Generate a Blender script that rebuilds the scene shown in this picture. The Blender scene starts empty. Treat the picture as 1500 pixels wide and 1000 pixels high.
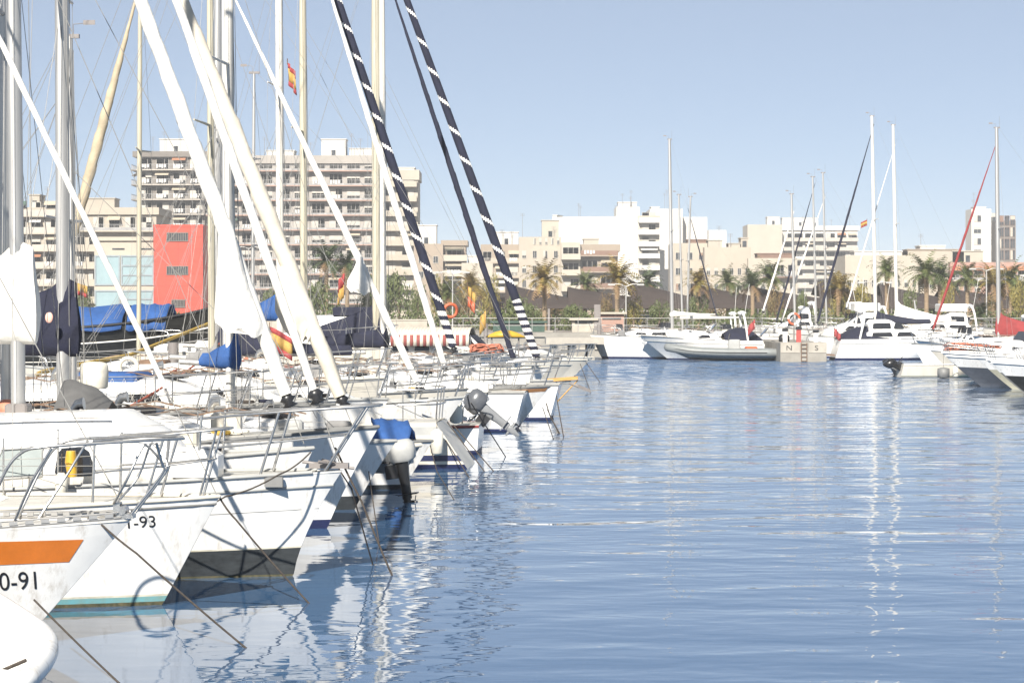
import bpy, math, random
from mathutils import Vector as V, Matrix, noise
R = math.radians
random.seed(7)
S = bpy.context.scene
COL = S.collection
# ------------------------------------------------------------------ camera, sky, sun, exposure
F, CH, HY = 3400.0, 2.95, 455.0          # focal length in photo pixels, eye height, horizon row
cam = bpy.data.objects.new('camera', bpy.data.cameras.new('camera')); COL.objects.link(cam)
cam.location = (0, 0, CH); cam.rotation_euler = (R(90), 0, 0)
cam.data.sensor_width = 36; cam.data.lens = F * 36 / 1500; cam.data.shift_y = -(500 - HY) / 1500
cam.data.clip_start = .5; cam.data.clip_end = 9000
S.camera = cam
SUN_EL, SUN_AZ = 34.0, 193.0              # azimuth clockwise from +Y: behind the camera, a little to its left
w = bpy.data.worlds.new('World'); S.world = w; w.use_nodes = True
nt = w.node_tree; bg = nt.nodes['Background']
sky = nt.nodes.new('ShaderNodeTexSky'); sky.sky_type = 'NISHITA'; sky.sun_disc = False
sky.sun_elevation = R(SUN_EL); sky.sun_rotation = R(SUN_AZ)
sky.altitude = 0; sky.air_density = .5; sky.dust_density = 0.; sky.ozone_density = 3.0
mixn = nt.nodes.new('ShaderNodeMix'); mixn.data_type = 'RGBA'; mixn.inputs[0].default_value = .56      # thin veil of high haze over the blue
nt.links.new(sky.outputs[0], mixn.inputs[6]); mixn.inputs[7].default_value = (4.1, 4.5, 4.9, 1)
nt.links.new(mixn.outputs[2], bg.inputs[0]); bg.inputs[1].default_value = .058
sl = bpy.data.lights.new('sun', 'SUN'); sl.energy = 4.8; sl.angle = R(.53); sl.color = (1, .95, .87)
so = bpy.data.objects.new('sun', sl); COL.objects.link(so)
sd = V((math.sin(R(SUN_AZ)) * math.cos(R(SUN_EL)), math.cos(R(SUN_AZ)) * math.cos(R(SUN_EL)), math.sin(R(SUN_EL))))
so.rotation_euler = sd.to_track_quat('Z', 'Y').to_euler(); so.location = (0, -20, 40)
S.view_settings.view_transform = 'Standard'; S.view_settings.look = 'None'
S.view_settings.gamma = 1; S.view_settings.use_curve_mapping = False
S.view_settings.exposure = 1.08
try:
    S.cycles.max_bounces = 6; S.cycles.glossy_bounces = 3; S.cycles.diffuse_bounces = 3; S.cycles.transparent_max_bounces = 8
    S.cycles.caustics_reflective = False; S.cycles.caustics_refractive = False
    S.cycles.sample_clamp_indirect = 6
except Exception: pass

def P(px, py, Y): return V(((px - 750) / F * Y, Y, CH - (py - HY) / F * Y))
def WL(py): return CH * F / (py - HY)     # distance of a point of the water seen at row py
def X(px, Y): return (px - 750) / F * Y
def Z(py, Y): return CH - (py - HY) / F * Y

# ------------------------------------------------------------------ materials
MATS = {}
def mat(name, col, rough=.5, var=.08, scale=6., bump=0., bscale=40., metal=0., stretch=(1, 1, 1), col2=None, spec=.5, trans=0., coat=0., streak=0.):
    if name in MATS: return MATS[name]
    m = bpy.data.materials.new(name); m.use_nodes = True; t = m.node_tree; b = t.nodes['Principled BSDF']
    b.inputs['Roughness'].default_value = rough; b.inputs['Metallic'].default_value = metal
    b.inputs['Specular IOR Level'].default_value = spec
    if coat: b.inputs['Coat Weight'].default_value = coat; b.inputs['Coat Roughness'].default_value = .08
    if trans: b.inputs['Transmission Weight'].default_value = trans
    tc = t.nodes.new('ShaderNodeTexCoord'); mp = t.nodes.new('ShaderNodeMapping'); mp.inputs['Scale'].default_value = stretch
    t.links.new(tc.outputs['Object'], mp.inputs[0])
    n = t.nodes.new('ShaderNodeTexNoise'); n.inputs['Scale'].default_value = scale; n.inputs['Detail'].default_value = 6
    n.inputs['Roughness'].default_value = .65
    t.links.new(mp.outputs[0], n.inputs['Vector'])
    cr = t.nodes.new('ShaderNodeValToRGB'); cr.color_ramp.elements[0].position = .3; cr.color_ramp.elements[1].position = .7
    c2 = col2 or tuple(max(0, c * (1 - var * 2)) for c in col)
    c1 = tuple(min(1, c * (1 + var * .6)) for c in col)
    cr.color_ramp.elements[0].color = (*c2, 1); cr.color_ramp.elements[1].color = (*c1, 1)
    t.links.new(n.outputs['Fac'], cr.inputs[0]); t.links.new(cr.outputs[0], b.inputs['Base Color'])
    if streak:                            # run-off marks and scuffs
        m2 = t.nodes.new('ShaderNodeMapping'); m2.inputs['Scale'].default_value = (5, 5, .55); t.links.new(tc.outputs['Object'], m2.inputs[0])
        n3 = t.nodes.new('ShaderNodeTexNoise'); n3.inputs['Scale'].default_value = 1.6; n3.inputs['Detail'].default_value = 7; n3.inputs['Roughness'].default_value = .7; t.links.new(m2.outputs[0], n3.inputs['Vector'])
        r3 = t.nodes.new('ShaderNodeMapRange'); r3.inputs['From Min'].default_value = .54; r3.inputs['From Max'].default_value = .74; r3.inputs['To Max'].default_value = streak; t.links.new(n3.outputs['Fac'], r3.inputs['Value'])
        mx = t.nodes.new('ShaderNodeMix'); mx.data_type = 'RGBA'; t.links.new(r3.outputs[0], mx.inputs[0]); t.links.new(cr.outputs[0], mx.inputs[6]); mx.inputs[7].default_value = (.30, .24, .17, 1); t.links.new(mx.outputs[2], b.inputs['Base Color'])
    if bump:
        n2 = t.nodes.new('ShaderNodeTexNoise'); n2.inputs['Scale'].default_value = bscale; n2.inputs['Detail'].default_value = 4
        t.links.new(mp.outputs[0], n2.inputs['Vector'])
        bp = t.nodes.new('ShaderNodeBump'); bp.inputs['Strength'].default_value = 1; bp.inputs['Distance'].default_value = bump
        t.links.new(n2.outputs['Fac'], bp.inputs['Height']); t.links.new(bp.outputs[0], b.inputs['Normal'])
    MATS[name] = m; return m

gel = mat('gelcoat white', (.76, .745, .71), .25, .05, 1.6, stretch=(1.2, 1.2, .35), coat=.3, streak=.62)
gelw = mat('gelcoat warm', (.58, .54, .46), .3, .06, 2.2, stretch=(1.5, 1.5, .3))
gelg = mat('gelcoat grey', (.36, .36, .345), .35, .08, 3)
deckm = mat('deck white', (.50, .48, .43), .6, .1, 5, bump=.001, bscale=60)
deckg = mat('deck grey', (.42, .42, .40), .7, .1, 5)
black = mat('black', (.02, .02, .022), .35, .2, 8)
blackhull = mat('black hull paint and bow shade', (.022, .022, .02), .3, .3, 3, stretch=(.6, 1, 2))
antig = mat('antifoul grey', (.030, .035, .038), .7, .25, 7, stretch=(1, 1, 2.5))
antiteal = mat('antifoul teal', (.10, .30, .34), .7, .22, 9, stretch=(1, 1, 2), col2=(.16, .25, .22))
antired = mat('antifoul red', (.32, .05, .04), .6, .15, 7)
antinavy = mat('antifoul navy', (.012, .018, .07), .5, .2, 7)
rusty = mat('waterline weed', (.11, .09, .045), .9, .35, 16, col2=(.035, .04, .022))
grime = mat('waterline grime', (.60, .57, .48), .5, .2, 5, stretch=(1, 1, 2.5), col2=(.36, .33, .24))
orange = mat('orange stripe', (.60, .17, .022), .35, .08, 6)
brown = mat('brown stripe', (.30, .145, .055), .5, .15, 6)
navy = mat('navy canvas', (.008, .010, .028), .85, .2, 5, bump=.006, bscale=9)
blue = mat('blue canvas', (.018, .075, .24), .8, .14, 4, bump=.008, bscale=7)
redc = mat('red canvas', (.24, .03, .03), .8, .14, 4, bump=.008, bscale=7)
white_c = mat('white canvas', (.70, .675, .62), .85, .09, 3, bump=.022, bscale=6)
cream_c = mat('cream canvas', (.56, .51, .42), .85, .09, 3, bump=.010, bscale=7)
tan_c = mat('tan canvas', (.42, .345, .235), .85, .12, 3, bump=.008, bscale=8)
grey_c = mat('grey canvas', (.20, .195, .19), .85, .1, 3, bump=.008, bscale=6)
alu = mat('aluminium', (.50, .485, .46), .42, .06, 4, metal=.65, stretch=(3, 3, .3))
aluw = mat('white mast paint', (.62, .59, .53), .35, .06, 4, stretch=(3, 3, .3))
alucream = mat('cream mast paint', (.44, .40, .30), .4, .08, 4, stretch=(3, 3, .3))
alud = mat('dark anodised', (.20, .18, .17), .4, .1, 4)
steel = mat('stainless steel', (.56, .545, .52), .28, .12, 20, metal=.9)
wire = mat('rigging wire', (.30, .29, .27), .4, .1, 10, metal=.4)
wirew = mat('white rope', (.70, .67, .60), .8, .1, 20)
rope = mat('weathered rope', (.065, .052, .042), .9, .3, 30, bump=.003, bscale=120)
ropey = mat('yellow rope', (.46, .30, .05), .85, .15, 25)
ropeo = mat('orange rope', (.48, .10, .045), .85, .15, 25)
glassd = mat('dark window', (.018, .018, .02), .06, .2, 3, spec=.7)
glassp = mat('pale window', (.30, .33, .32), .12, .1, 3, spec=.7)
glassb = mat('building glazing', (.05, .055, .06), .15, .5, .6, spec=.6)
glassc = mat('blue green glass', (.25, .34, .36), .18, .08, .4, spec=.6)
teak = mat('teak', (.17, .10, .06), .65, .25, 7, stretch=(1, 8, 8))
fenderm = mat('fender white', (.70, .66, .56), .5, .12, 8)
rubber = mat('rubber grey', (.17, .17, .165), .55, .1, 6)
ribm = mat('inflatable grey', (.19, .20, .195), .5, .08, 4)
eng = mat('engine grey', (.085, .09, .10), .28, .08, 5, coat=.3)
engl = mat('engine leg silver', (.20, .205, .21), .35, .1, 6)
engb = mat('engine black', (.015, .015, .016), .3, .2, 5)
conc = mat('concrete', (.27, .25, .215), .9, .14, 1.2, bump=.01, bscale=12)
concp = mat('pale concrete', (.38, .345, .29), .9, .12, 1.5)
yellow = mat('yellow plastic', (.52, .31, .03), .45, .1, 6)
redp = mat('red paint', (.62, .06, .05), .5, .1, 5)
orangep = mat('orange plastic', (.50, .11, .045), .55, .12, 8)
flagr = mat('flag red', (.30, .05, .05), .85, .1, 8)
flagy = mat('flag yellow', (.42, .26, .07), .85, .1, 8)
green = mat('dark green paint', (.03, .07, .05), .6, .15, 5)
skin_pink = mat('badge pink', (.72, .42, .34), .8, .05, 8)

# ------------------------------------------------------------------ mesh builder
class MB:
    def __init__(s): s.v, s.f, s.m, s.s = [], [], [], []
    def add(s, vs, fs, mi=0, sm=False):
        o = len(s.v); s.v += [tuple(p) for p in vs]
        for f in fs: s.f.append([i + o for i in f]); s.m.append(mi); s.s.append(sm)
        return s
    def box(s, a, b, mi=0, M=None):
        x0, y0, z0 = a; x1, y1, z1 = b
        vs = [V((x, y, z)) for x in (x0, x1) for y in (y0, y1) for z in (z0, z1)]
        if M: vs = [M @ p for p in vs]
        return s.add(vs, [(0, 1, 3, 2), (4, 6, 7, 5), (0, 4, 5, 1), (2, 3, 7, 6), (0, 2, 6, 4), (1, 5, 7, 3)], mi)
    def cbox(s, a, b, c=.03, mi=0):       # box with chamfered vertical and top edges
        x0, y0, z0 = a; x1, y1, z1 = b
        ring = lambda i, z: [V((x0 + i + c, y0 + i, z)), V((x1 - i - c, y0 + i, z)), V((x1 - i, y0 + i + c, z)), V((x1 - i, y1 - i - c, z)),
                             V((x1 - i - c, y1 - i, z)), V((x0 + i + c, y1 - i, z)), V((x0 + i, y1 - i - c, z)), V((x0 + i, y0 + i + c, z))]
        return s.loft([ring(0, z0), ring(0, z1 - c), ring(c, z1)], mi, True, False)
    def loft(s, rings, mi=0, caps=True, sm=True):
        n = len(rings[0]); vs = [p for r in rings for p in r]; fs = []
        for i in range(len(rings) - 1):
            for j in range(n): fs.append((i * n + j, i * n + (j + 1) % n, (i + 1) * n + (j + 1) % n, (i + 1) * n + j))
        s.add(vs, fs, mi, sm)
        if caps: s.add(rings[0], [tuple(range(n))], mi); s.add(rings[-1], [tuple(range(n))], mi)
        return s
    def grid(s, rows, mi=0, sm=True):
        n = len(rows[0]); vs = [p for r in rows for p in r]
        return s.add(vs, [(i * n + j, i * n + j + 1, (i + 1) * n + j + 1, (i + 1) * n + j) for i in range(len(rows) - 1) for j in range(n - 1)], mi, sm)
    def tube(s, pts, r, n=6, mi=0, sm=True, flat=1.):
        pts = [V(p) for p in pts]; rs = r if isinstance(r, (list, tuple)) else [r] * len(pts)
        rings = []; u = None
        for i, p in enumerate(pts):
            d = (pts[min(i + 1, len(pts) - 1)] - pts[max(i - 1, 0)])
            d = d.normalized() if d.length > 1e-9 else V((0, 0, 1))
            if u is None: u = d.orthogonal().normalized()
            u = (u - d * u.dot(d)); u = u.normalized() if u.length > 1e-6 else d.orthogonal().normalized()
            q = d.cross(u)
            rings.append([p + (u * math.cos(2 * math.pi * k / n) + q * math.sin(2 * math.pi * k / n) * flat) * rs[i] for k in range(n)])
        return s.loft(rings, mi, True, sm)
    def ball(s, c, r, n=10, mi=0):
        c = V(c); r = V(r) if isinstance(r, (tuple, list, V)) else V((r, r, r)); rings = []
        for i in range(1, n):
            a = math.pi * i / n
            rings.append([c + V((r.x * math.sin(a) * math.cos(2 * math.pi * k / (n * 2)), r.y * math.sin(a) * math.sin(2 * math.pi * k / (n * 2)), r.z * math.cos(a))) for k in range(n * 2)])
        return s.loft(rings, mi)
    def prism(s, poly, d, mi=0):          # poly: 3-D points, d: extrusion vector
        d = V(d); n = len(poly); vs = [V(p) for p in poly] + [V(p) + d for p in poly]
        return s.add(vs, [tuple(range(n)), tuple(range(2 * n - 1, n - 1, -1))] + [(i, (i + 1) % n, n + (i + 1) % n, n + i) for i in range(n)], mi)
    def torus(s, c, R1, r, ax='y', n=20, m=8, mis=(0,)):
        c = V(c); rings = []
        for i in range(n + 1):
            a = 2 * math.pi * i / n; rr = []
            for k in range(m):
                b = 2 * math.pi * k / m; q = R1 + r * math.cos(b); h = r * math.sin(b)
                rr.append(c + (V((q * math.cos(a), h, q * math.sin(a))) if ax == 'y' else V((h, q * math.cos(a), q * math.sin(a))) if ax == 'x' else V((q * math.cos(a), q * math.sin(a), h))))
            rings.append(rr)
        for i in range(n): s.loft(rings[i:i + 2], mis[(i * len(mis) * 2 // n) % len(mis)], False)
        return s
    def build(s, name, ms, parent=None):
        me = bpy.data.meshes.new(name); me.from_pydata(s.v, [], s.f)
        for m in (ms if isinstance(ms, (list, tuple)) else [ms]): me.materials.append(m)
        me.polygons.foreach_set('material_index', s.m); me.polygons.foreach_set('use_smooth', s.s); me.update()
        o = bpy.data.objects.new(name, me); COL.objects.link(o)
        if parent: o.parent = parent
        return o
def tag(o, label, cat, group=None, kind=None):
    if label: o['label'] = label
    if cat: o['category'] = cat
    if group: o['group'] = group
    if kind: o['kind'] = kind
    return o
def thing(name, label, cat, loc=(0, 0, 0), rz=0, group=None):
    o = bpy.data.objects.new(name, None); COL.objects.link(o); o.empty_display_size = .2
    o.location = loc; o.rotation_euler = (0, 0, rz); return tag(o, label, cat, group)
def cp(o, parent=None, loc=None):
    c = o.copy(); COL.objects.link(c); c.parent = parent
    if loc is not None: c.location = loc
    for ch in list(o.children): cp(ch, c)
    return c
def curve(pts, n=8):                      # Catmull-Rom through the points
    pts = [V(p) for p in pts]; out = []
    for i in range(len(pts) - 1):
        a, b, c, d = pts[max(i - 1, 0)], pts[i], pts[i + 1], pts[min(i + 2, len(pts) - 1)]
        for k in range(n):
            t = k / n
            out.append(.5 * ((2 * b) + (c - a) * t + (2 * a - 5 * b + 4 * c - d) * t * t + (3 * b - a - 3 * c + d) * t ** 3))
    out.append(pts[-1]); return out
def sag(a, b, d, n=10):
    a, b = V(a), V(b)
    return [a.lerp(b, i / n) - V((0, 0, d * 4 * (i / n) * (1 - i / n))) for i in range(n + 1)]
def text2d(s, size, xs=1.):
    c = bpy.data.curves.new('t', 'FONT'); c.body = s; c.size = size
    o = bpy.data.objects.new('t', c); COL.objects.link(o)
    dg = bpy.context.evaluated_depsgraph_get(); dg.update()
    me = bpy.data.meshes.new_from_object(o.evaluated_get(dg))
    vs = [(v.co.x * xs, v.co.y) for v in me.vertices]; fs = [tuple(p.vertices) for p in me.polygons]
    bpy.data.objects.remove(o); bpy.data.meshes.remove(me); return vs, fs

# ------------------------------------------------------------------ hull
class Hull:
    def __init__(s, L=8., B=2.7, Fb=1.1, Fs=.85, rake=.8, tr=.25, stern=.78, stemp=1., flare=.5, dip=.05, full=.52, boxy=.12, sp=1.7):
        s.__dict__.update(locals())
    def zs(s, t): return s.Fs + (s.Fb - s.Fs) * max(1 - t, 0) ** s.sp - s.dip * math.sin(math.pi * t)
    def xs(s, z): return s.rake * (max(z, 0) / s.Fb) ** s.stemp + min(z, 0) * .7
    def xe(s, z): return -s.L - s.tr * z / s.Fs
    def hb(s, t, v):
        t = min(max(t, 0), 1); a = min(t / s.full, 1); p = math.sin(a * math.pi / 2) ** .85
        if t > s.full: p *= 1 - (1 - s.stern) * ((t - s.full) / (1 - s.full)) ** 2
        k = s.flare * (1 - a) + s.boxy
        fl = 1 - k * (1 - min(max(v, 0), 1)) ** 1.3
        if v < 0: fl *= max(.05, 1 + v * 1.3)
        return s.B / 2 * p * fl + .012
    def pt(s, t, v, side, off=0.):
        z = s.zs(t) * v if v >= 0 else v * s.Fb
        return V((s.xs(z) + (s.xe(z) - s.xs(z)) * t, side * (s.hb(t, v) + off), z))
    def side(s, x, z, side, off=.004):
        t = (s.xs(z) - x) / (s.xs(z) - s.xe(z)); return V((x, side * (s.hb(t, z / s.zs(t)) + off), z))
    def tx(s, x): return min(max((s.xs(s.Fb) - x) / (s.xs(s.Fb) - s.xe(s.Fs)), 0), 1)
    def edge(s, x, side, inset=.0, up=0.):  # point on the sheer above station x
        t = s.tx(x); z = s.zs(t); p = s.pt(t, 1, side); return V((p.x, p.y - side * inset, z + up))
    def mesh(s, bands, name, ms, parent, deck=None, nt=26, transom=None):
        mb = MB(); ts = [(i / nt) ** 1.35 for i in range(nt + 1)]
        vs, mi = [-.3], []
        for k, (vt, m) in enumerate(bands):
            v0 = vs[-1]; n = max(1, int((vt - v0) / .13 + .5))
            for q in range(1, n + 1): vs.append(v0 + (vt - v0) * q / n); mi.append(m)
        for sd_ in (-1, 1):
            for j in range(len(vs) - 1):
                mb.grid([[s.pt(t, vs[j], sd_), s.pt(t, vs[j + 1], sd_)] for t in ts], mi[j])
        for j in range(len(vs) - 1):
            mb.add([s.pt(0, vs[j], -1), s.pt(0, vs[j + 1], -1), s.pt(0, vs[j + 1], 1), s.pt(0, vs[j], 1)], [(0, 1, 2, 3)], mi[j], True)
            mb.add([s.pt(1, vs[j], -1), s.pt(1, vs[j + 1], -1), s.pt(1, vs[j + 1], 1), s.pt(1, vs[j], 1)], [(0, 1, 2, 3)], mi[j] if transom is None else transom)
        h = mb.build(name, ms, parent)
        if deck:
            d = MB()
            d.grid([[V((p.x, p.y * q * .985, p.z - .02 + .05 * (1 - q * q) * min(1, s.hb(t, 1)))) for q in (-1, -.6, 0, .6, 1)] for t in ts for p in [s.pt(t, 1, 1)]])
            d.build('deck', deck, parent)
        return h
    def rail(s, v, r, name, m, parent, t0=0., t1=1., n=6, off=.0):
        for sd_ in (-1, 1):
            MB().tube([s.pt(t0 + (t1 - t0) * (i / 22) ** 1.2, v, sd_, off) for i in range(23)], r, n).build(name, m, parent)
    def patch(s, poly, name, m, parent, side=-1, n=14, off=.005):  # poly = (x0b,x0t,x1b,x1t,z0,z1 at x0; z0,z1 at x1)
        x0b, x0t, x1b, x1t, z0, z1, z2, z3 = poly; rows = []
        for i in range(n + 1):
            u = i / n; rows.append([s.side((x0b + (x1b - x0b) * u) * (1 - q) + (x0t + (x1t - x0t) * u) * q, (z0 + (z2 - z0) * u) * (1 - q) + (z1 + (z3 - z1) * u) * q, side, off) for q in (0, .33, .66, 1)])
        return MB().grid(rows).build(name, m, parent)
    def text(s, txt, x, z, size, m, parent, name='registration_number', side=-1, xs=.85, slope=0., shear=0.):
        vs, fs = text2d(txt, size, xs); mb = MB()
        mb.add([s.side(x + a + b * shear, z + b + slope * a, side, .006) for a, b in vs], fs)
        return mb.build(name, m, parent)

def lerpcol(a, b, t): return a + (b - a) * t

def cabin(root, h, x0, x1, hgt, wid, slope=.8, back=.15, mt=None, wins=(), winm=None, zb=None, name='cabin', round_=.1):
    """Coachroof from x1 (aft) to x0 (forward); wid = share of the deck's half beam."""
    mt = mt or gel; mb = MB(); rings = []; n = 12
    def ring(x, hh, k):
        t = h.tx(x); hb = h.hb(t, 1) * wid * k; z0 = (h.zs(t) if zb is None else zb) - .03; c = min(round_, hh * .45)
        return [V((x, -hb, z0)), V((x, -hb * .97, z0 + (hh - c) * .5)), V((x, -hb * .93, z0 + hh - c)), V((x, -hb * .93 + c * .5, z0 + hh - c * .2)), V((x, -hb * .5, z0 + hh + .03)), V((x, 0, z0 + hh + .05)),
                V((x, hb * .5, z0 + hh + .03)), V((x, hb * .93 - c * .5, z0 + hh - c * .2)), V((x, hb * .93, z0 + hh - c)), V((x, hb * .97, z0 + (hh - c) * .5)), V((x, hb, z0))]
    N = 12
    for i in range(N + 1):
        u = i / N; x = x0 + (x1 - x0) * u
        d = (x0 - x) / max(slope, .01); a = min(1, d); a = .06 + .94 * (a ** .8)
        d2 = (x - x1) / max(back, .01); a = min(a, .75 + .25 * min(1, d2))
        rings.append(ring(x, hgt * a, .8 + .2 * min(1, d)))
    mb.loft(rings, 0, True, True)
    c = mb.build(name, mt, root)
    for (wx0, wx1, zz0, zz1, sk) in wins:   # side windows, following the cabin side
        for sd_ in (-1, 1):
            w_ = MB()
            def q(x, z):
                t = h.tx(x); hb = h.hb(t, 1) * wid; z0 = (h.zs(t) if zb is None else zb) - .03
                f = z / hgt; return V((x, sd_ * (hb * (1 - .07 * f) + .012), z0 + z))
            r = min(.05, abs(zz1 - zz0) * .2)
            poly = [q(wx1 + r, zz0), q(wx0 - r, zz0), q(wx0 - sk * .15, zz0 + r), q(wx0 - sk * .85, zz1 - r), q(wx0 - sk - r, zz1), q(wx1 + sk * .25 + r, zz1), q(wx1 + sk * .25, zz1 - r), q(wx1, zz0 + r)]
            w_.prism(poly, (0, -sd_ * .02, 0)); w_.build('window', winm or glassd, c)
    return c

def outboard(parent, loc, tilt, size=1., cowl=None, leg=None, rz=0):
    """Outboard motor; local +x points away from the transom, tilt in degrees lifts the propeller."""
    o = bpy.data.objects.new('outboard_motor', None); COL.objects.link(o); o.parent = parent; o.location = loc
    o.rotation_euler = (0, -R(tilt), rz); k = size
    rr = lambda x0, x1, y, z, c: [V((x0 + c, -y, z)), V((x1 - c, -y, z)), V((x1, -y + c, z)), V((x1, y - c, z)), V((x1 - c, y, z)), V((x0 + c, y, z)), V((x0, y - c, z)), V((x0, -y + c, z))]
    m = MB(); m.loft([[p * k for p in rr(*a)] for a in ((-.16, .22, .15, .10, .05), (-.22, .30, .19, .16, .07), (-.23, .32, .20, .34, .08), (-.20, .30, .18, .46, .09), (-.12, .22, .11, .53, .08))])
    m.build('cowling', cowl or eng, o)
    m = MB(); m.loft([[p * k for p in rr(*a)] for a in ((-.10, .16, .11, .13, .04), (-.08, .14, .09, -.1, .04), (-.05, .13, .06, -.35, .03), (-.05, .13, .05, -.62, .02))])
    m.box((-.12 * k, -.13 * k, -.54 * k), (.26 * k, .13 * k, -.515 * k))
    m.loft([[p * k for p in rr(*a)] for a in ((-.03, .10, .03, -.6, .01), (-.04, .12, .05, -.72, .02), (-.02, .08, .02, -.86, .01), (.02, .06, .01, -.94, .005))])
    m.tube([V((-.14, 0, -.70)) * k, V((.05, 0, -.70)) * k, V((.2, 0, -.70)) * k], [.02 * k, .05 * k, .035 * k], 8)
    m.build('engine_leg', leg or engl, o)
    m = MB()
    for a in range(3):
        q = Matrix.Rotation(a * 2.094, 4, 'X')
        m.prism([q @ V(p) * k + V((.18, 0, -.70)) * k for p in ((0, -.02, .02), (.02, -.07, .09), (.03, -.02, .135), (.02, .05, .12), (0, .02, .03))], (.01, 0, 0))
    m.build('propeller', black, o)
    m = MB(); m.box((-.30 * k, -.12 * k, -.2 * k), (-.06 * k, .12 * k, .06 * k)); m.tube([V((-.2, 0, .1)) * k, V((-.6, .05, .2)) * k], .02 * k, 6); m.build('bracket', black, o)
    return o

def guard(root, h, xs, hgt=.6, n=2, m=None, mw=None, inset=.06, r=.011):
    """Stanchions with guard wires from the pulpit aft, both sides."""
    for sd_ in (-1, 1):
        pts = [h.edge(x, sd_, inset) for x in xs]
        for p in pts[1:]:
            MB().tube([p, p + V((0, 0, hgt))], r, 6).build('stanchion', m or steel, root)
        for k in range(n):
            MB().tube([p + V((0, 0, hgt * (1 - .48 * k) - .01)) for p in pts], .005, 4).build('guard_wire', mw or wire, root)

def pulpit(root, h, x1, hgt=.62, fwd=.1, r=.0135, up=.06, m=None):
    top = h.xs(h.Fb); zb = h.Fb
    for k, (hh, fx) in enumerate(((hgt, fwd), (hgt * .5, fwd * .3 - .12))):
        a = h.edge(x1, -1, .05, hh); b = h.edge(x1, 1, .05, hh); c = h.edge((x1 + top) / 2, -1, .05, hh + up * .4); d = h.edge((x1 + top) / 2, 1, .05, hh + up * .4)
        e = V((top + fx, -.16, zb + hh + up)); f = V((top + fx, .16, zb + hh + up))
        MB().tube(curve([a, c, e, V((top + fx + .05, 0, zb + hh + up)), f, d, b], 5), r if k == 0 else r * .8, 7).build('pulpit_rail', m or steel, root)
    for sd_ in (-1, 1):
        for x, lean in ((x1, .0), ((x1 + top) / 2 - .1, .18), (top - .18, fwd + .1)):
            p = h.edge(x, sd_, .05); q = V((x + lean, p.y * .98, p.z + hgt + up * .5))
            if x > top - .3: q = V((top + fwd - .05, sd_ * .15, zb + hgt + up))
            MB().tube([p, q], r, 7).build('pulpit_leg', m or steel, root)

def mast(root, h, x, zt, r=.08, m=None, zb=None, spread=((.55, .75),), gear=True, lean=0., shroud=True, wires=True, bow=None, stern=None, mw=None):
    zb = zb if zb is not None else h.zs(h.tx(x)) + .25
    xt = x + lean; pos = lambda z: V((x + (xt - x) * (z - zb) / (zt - zb), 0, z))
    o = MB().tube([pos(zb + (zt - zb) * k / 6) for k in range(7)], [r] * 5 + [r * .9, r * .75], 12, flat=.8).build('mast', m or alu, root)
    mb = MB(); mb.cbox((x - r * 1.5, -r * 1.5, zb - .06), (x + r * 1.5, r * 1.5, zb + .05), .02); mb.build('mast_step', alud, o)
    hb = h.hb(h.tx(x), 1)
    tips = []
    for f, sp in spread:
        z = zb + (zt - zb) * f
        for sd_ in (-1, 1):
            MB().tube([pos(z), pos(z) + V((-.12, sd_ * sp * hb, .04))], [.032, .02], 6).build('spreader', m or alu, o)
        tips.append((z + .04, sp * hb))
    if gear:
        t = pos(zt); g = MB(); g.box((t.x - .16, -.035, zt - .03), (t.x + .14, .035, zt + .03)); g.tube([t + V((-.14, 0, 0)), t + V((-.14, 0, .55))], .006, 5)
        g.tube([t + V((.05, 0, 0)), t + V((.05, 0, .18)), t + V((.28, 0, .2))], .007, 5); g.box((t.x + .2, -.004, zt + .17), (t.x + .38, .004, zt + .24)); g.build('masthead_gear', alud, o)
    ew = h.edge(x - .1, 1)
    if shroud:
        for sd_ in (-1, 1):
            pts = [h.edge(x - .12, sd_, .08)] + [V((pos(z).x - .12, sd_ * y, z)) for z, y in tips] + [pos(zt - .1)]
            MB().tube(pts, .005, 4).build('shroud', mw or wire, root)
            if tips:
                MB().tube([h.edge(x - .45, sd_, .08), pos(tips[0][0] - .05)], .0045, 4).build('shroud', mw or wire, root)
                MB().tube([h.edge(x + .35, sd_, .08), pos(tips[0][0] - .05)], .0045, 4).build('shroud', mw or wire, root)
    if stern is not None: MB().tube([pos(zt - .02) + V((-.1, 0, 0)), V((stern, 0, h.Fs))], .005, 4).build('backstay', mw or wire, root)
    return pos

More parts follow.
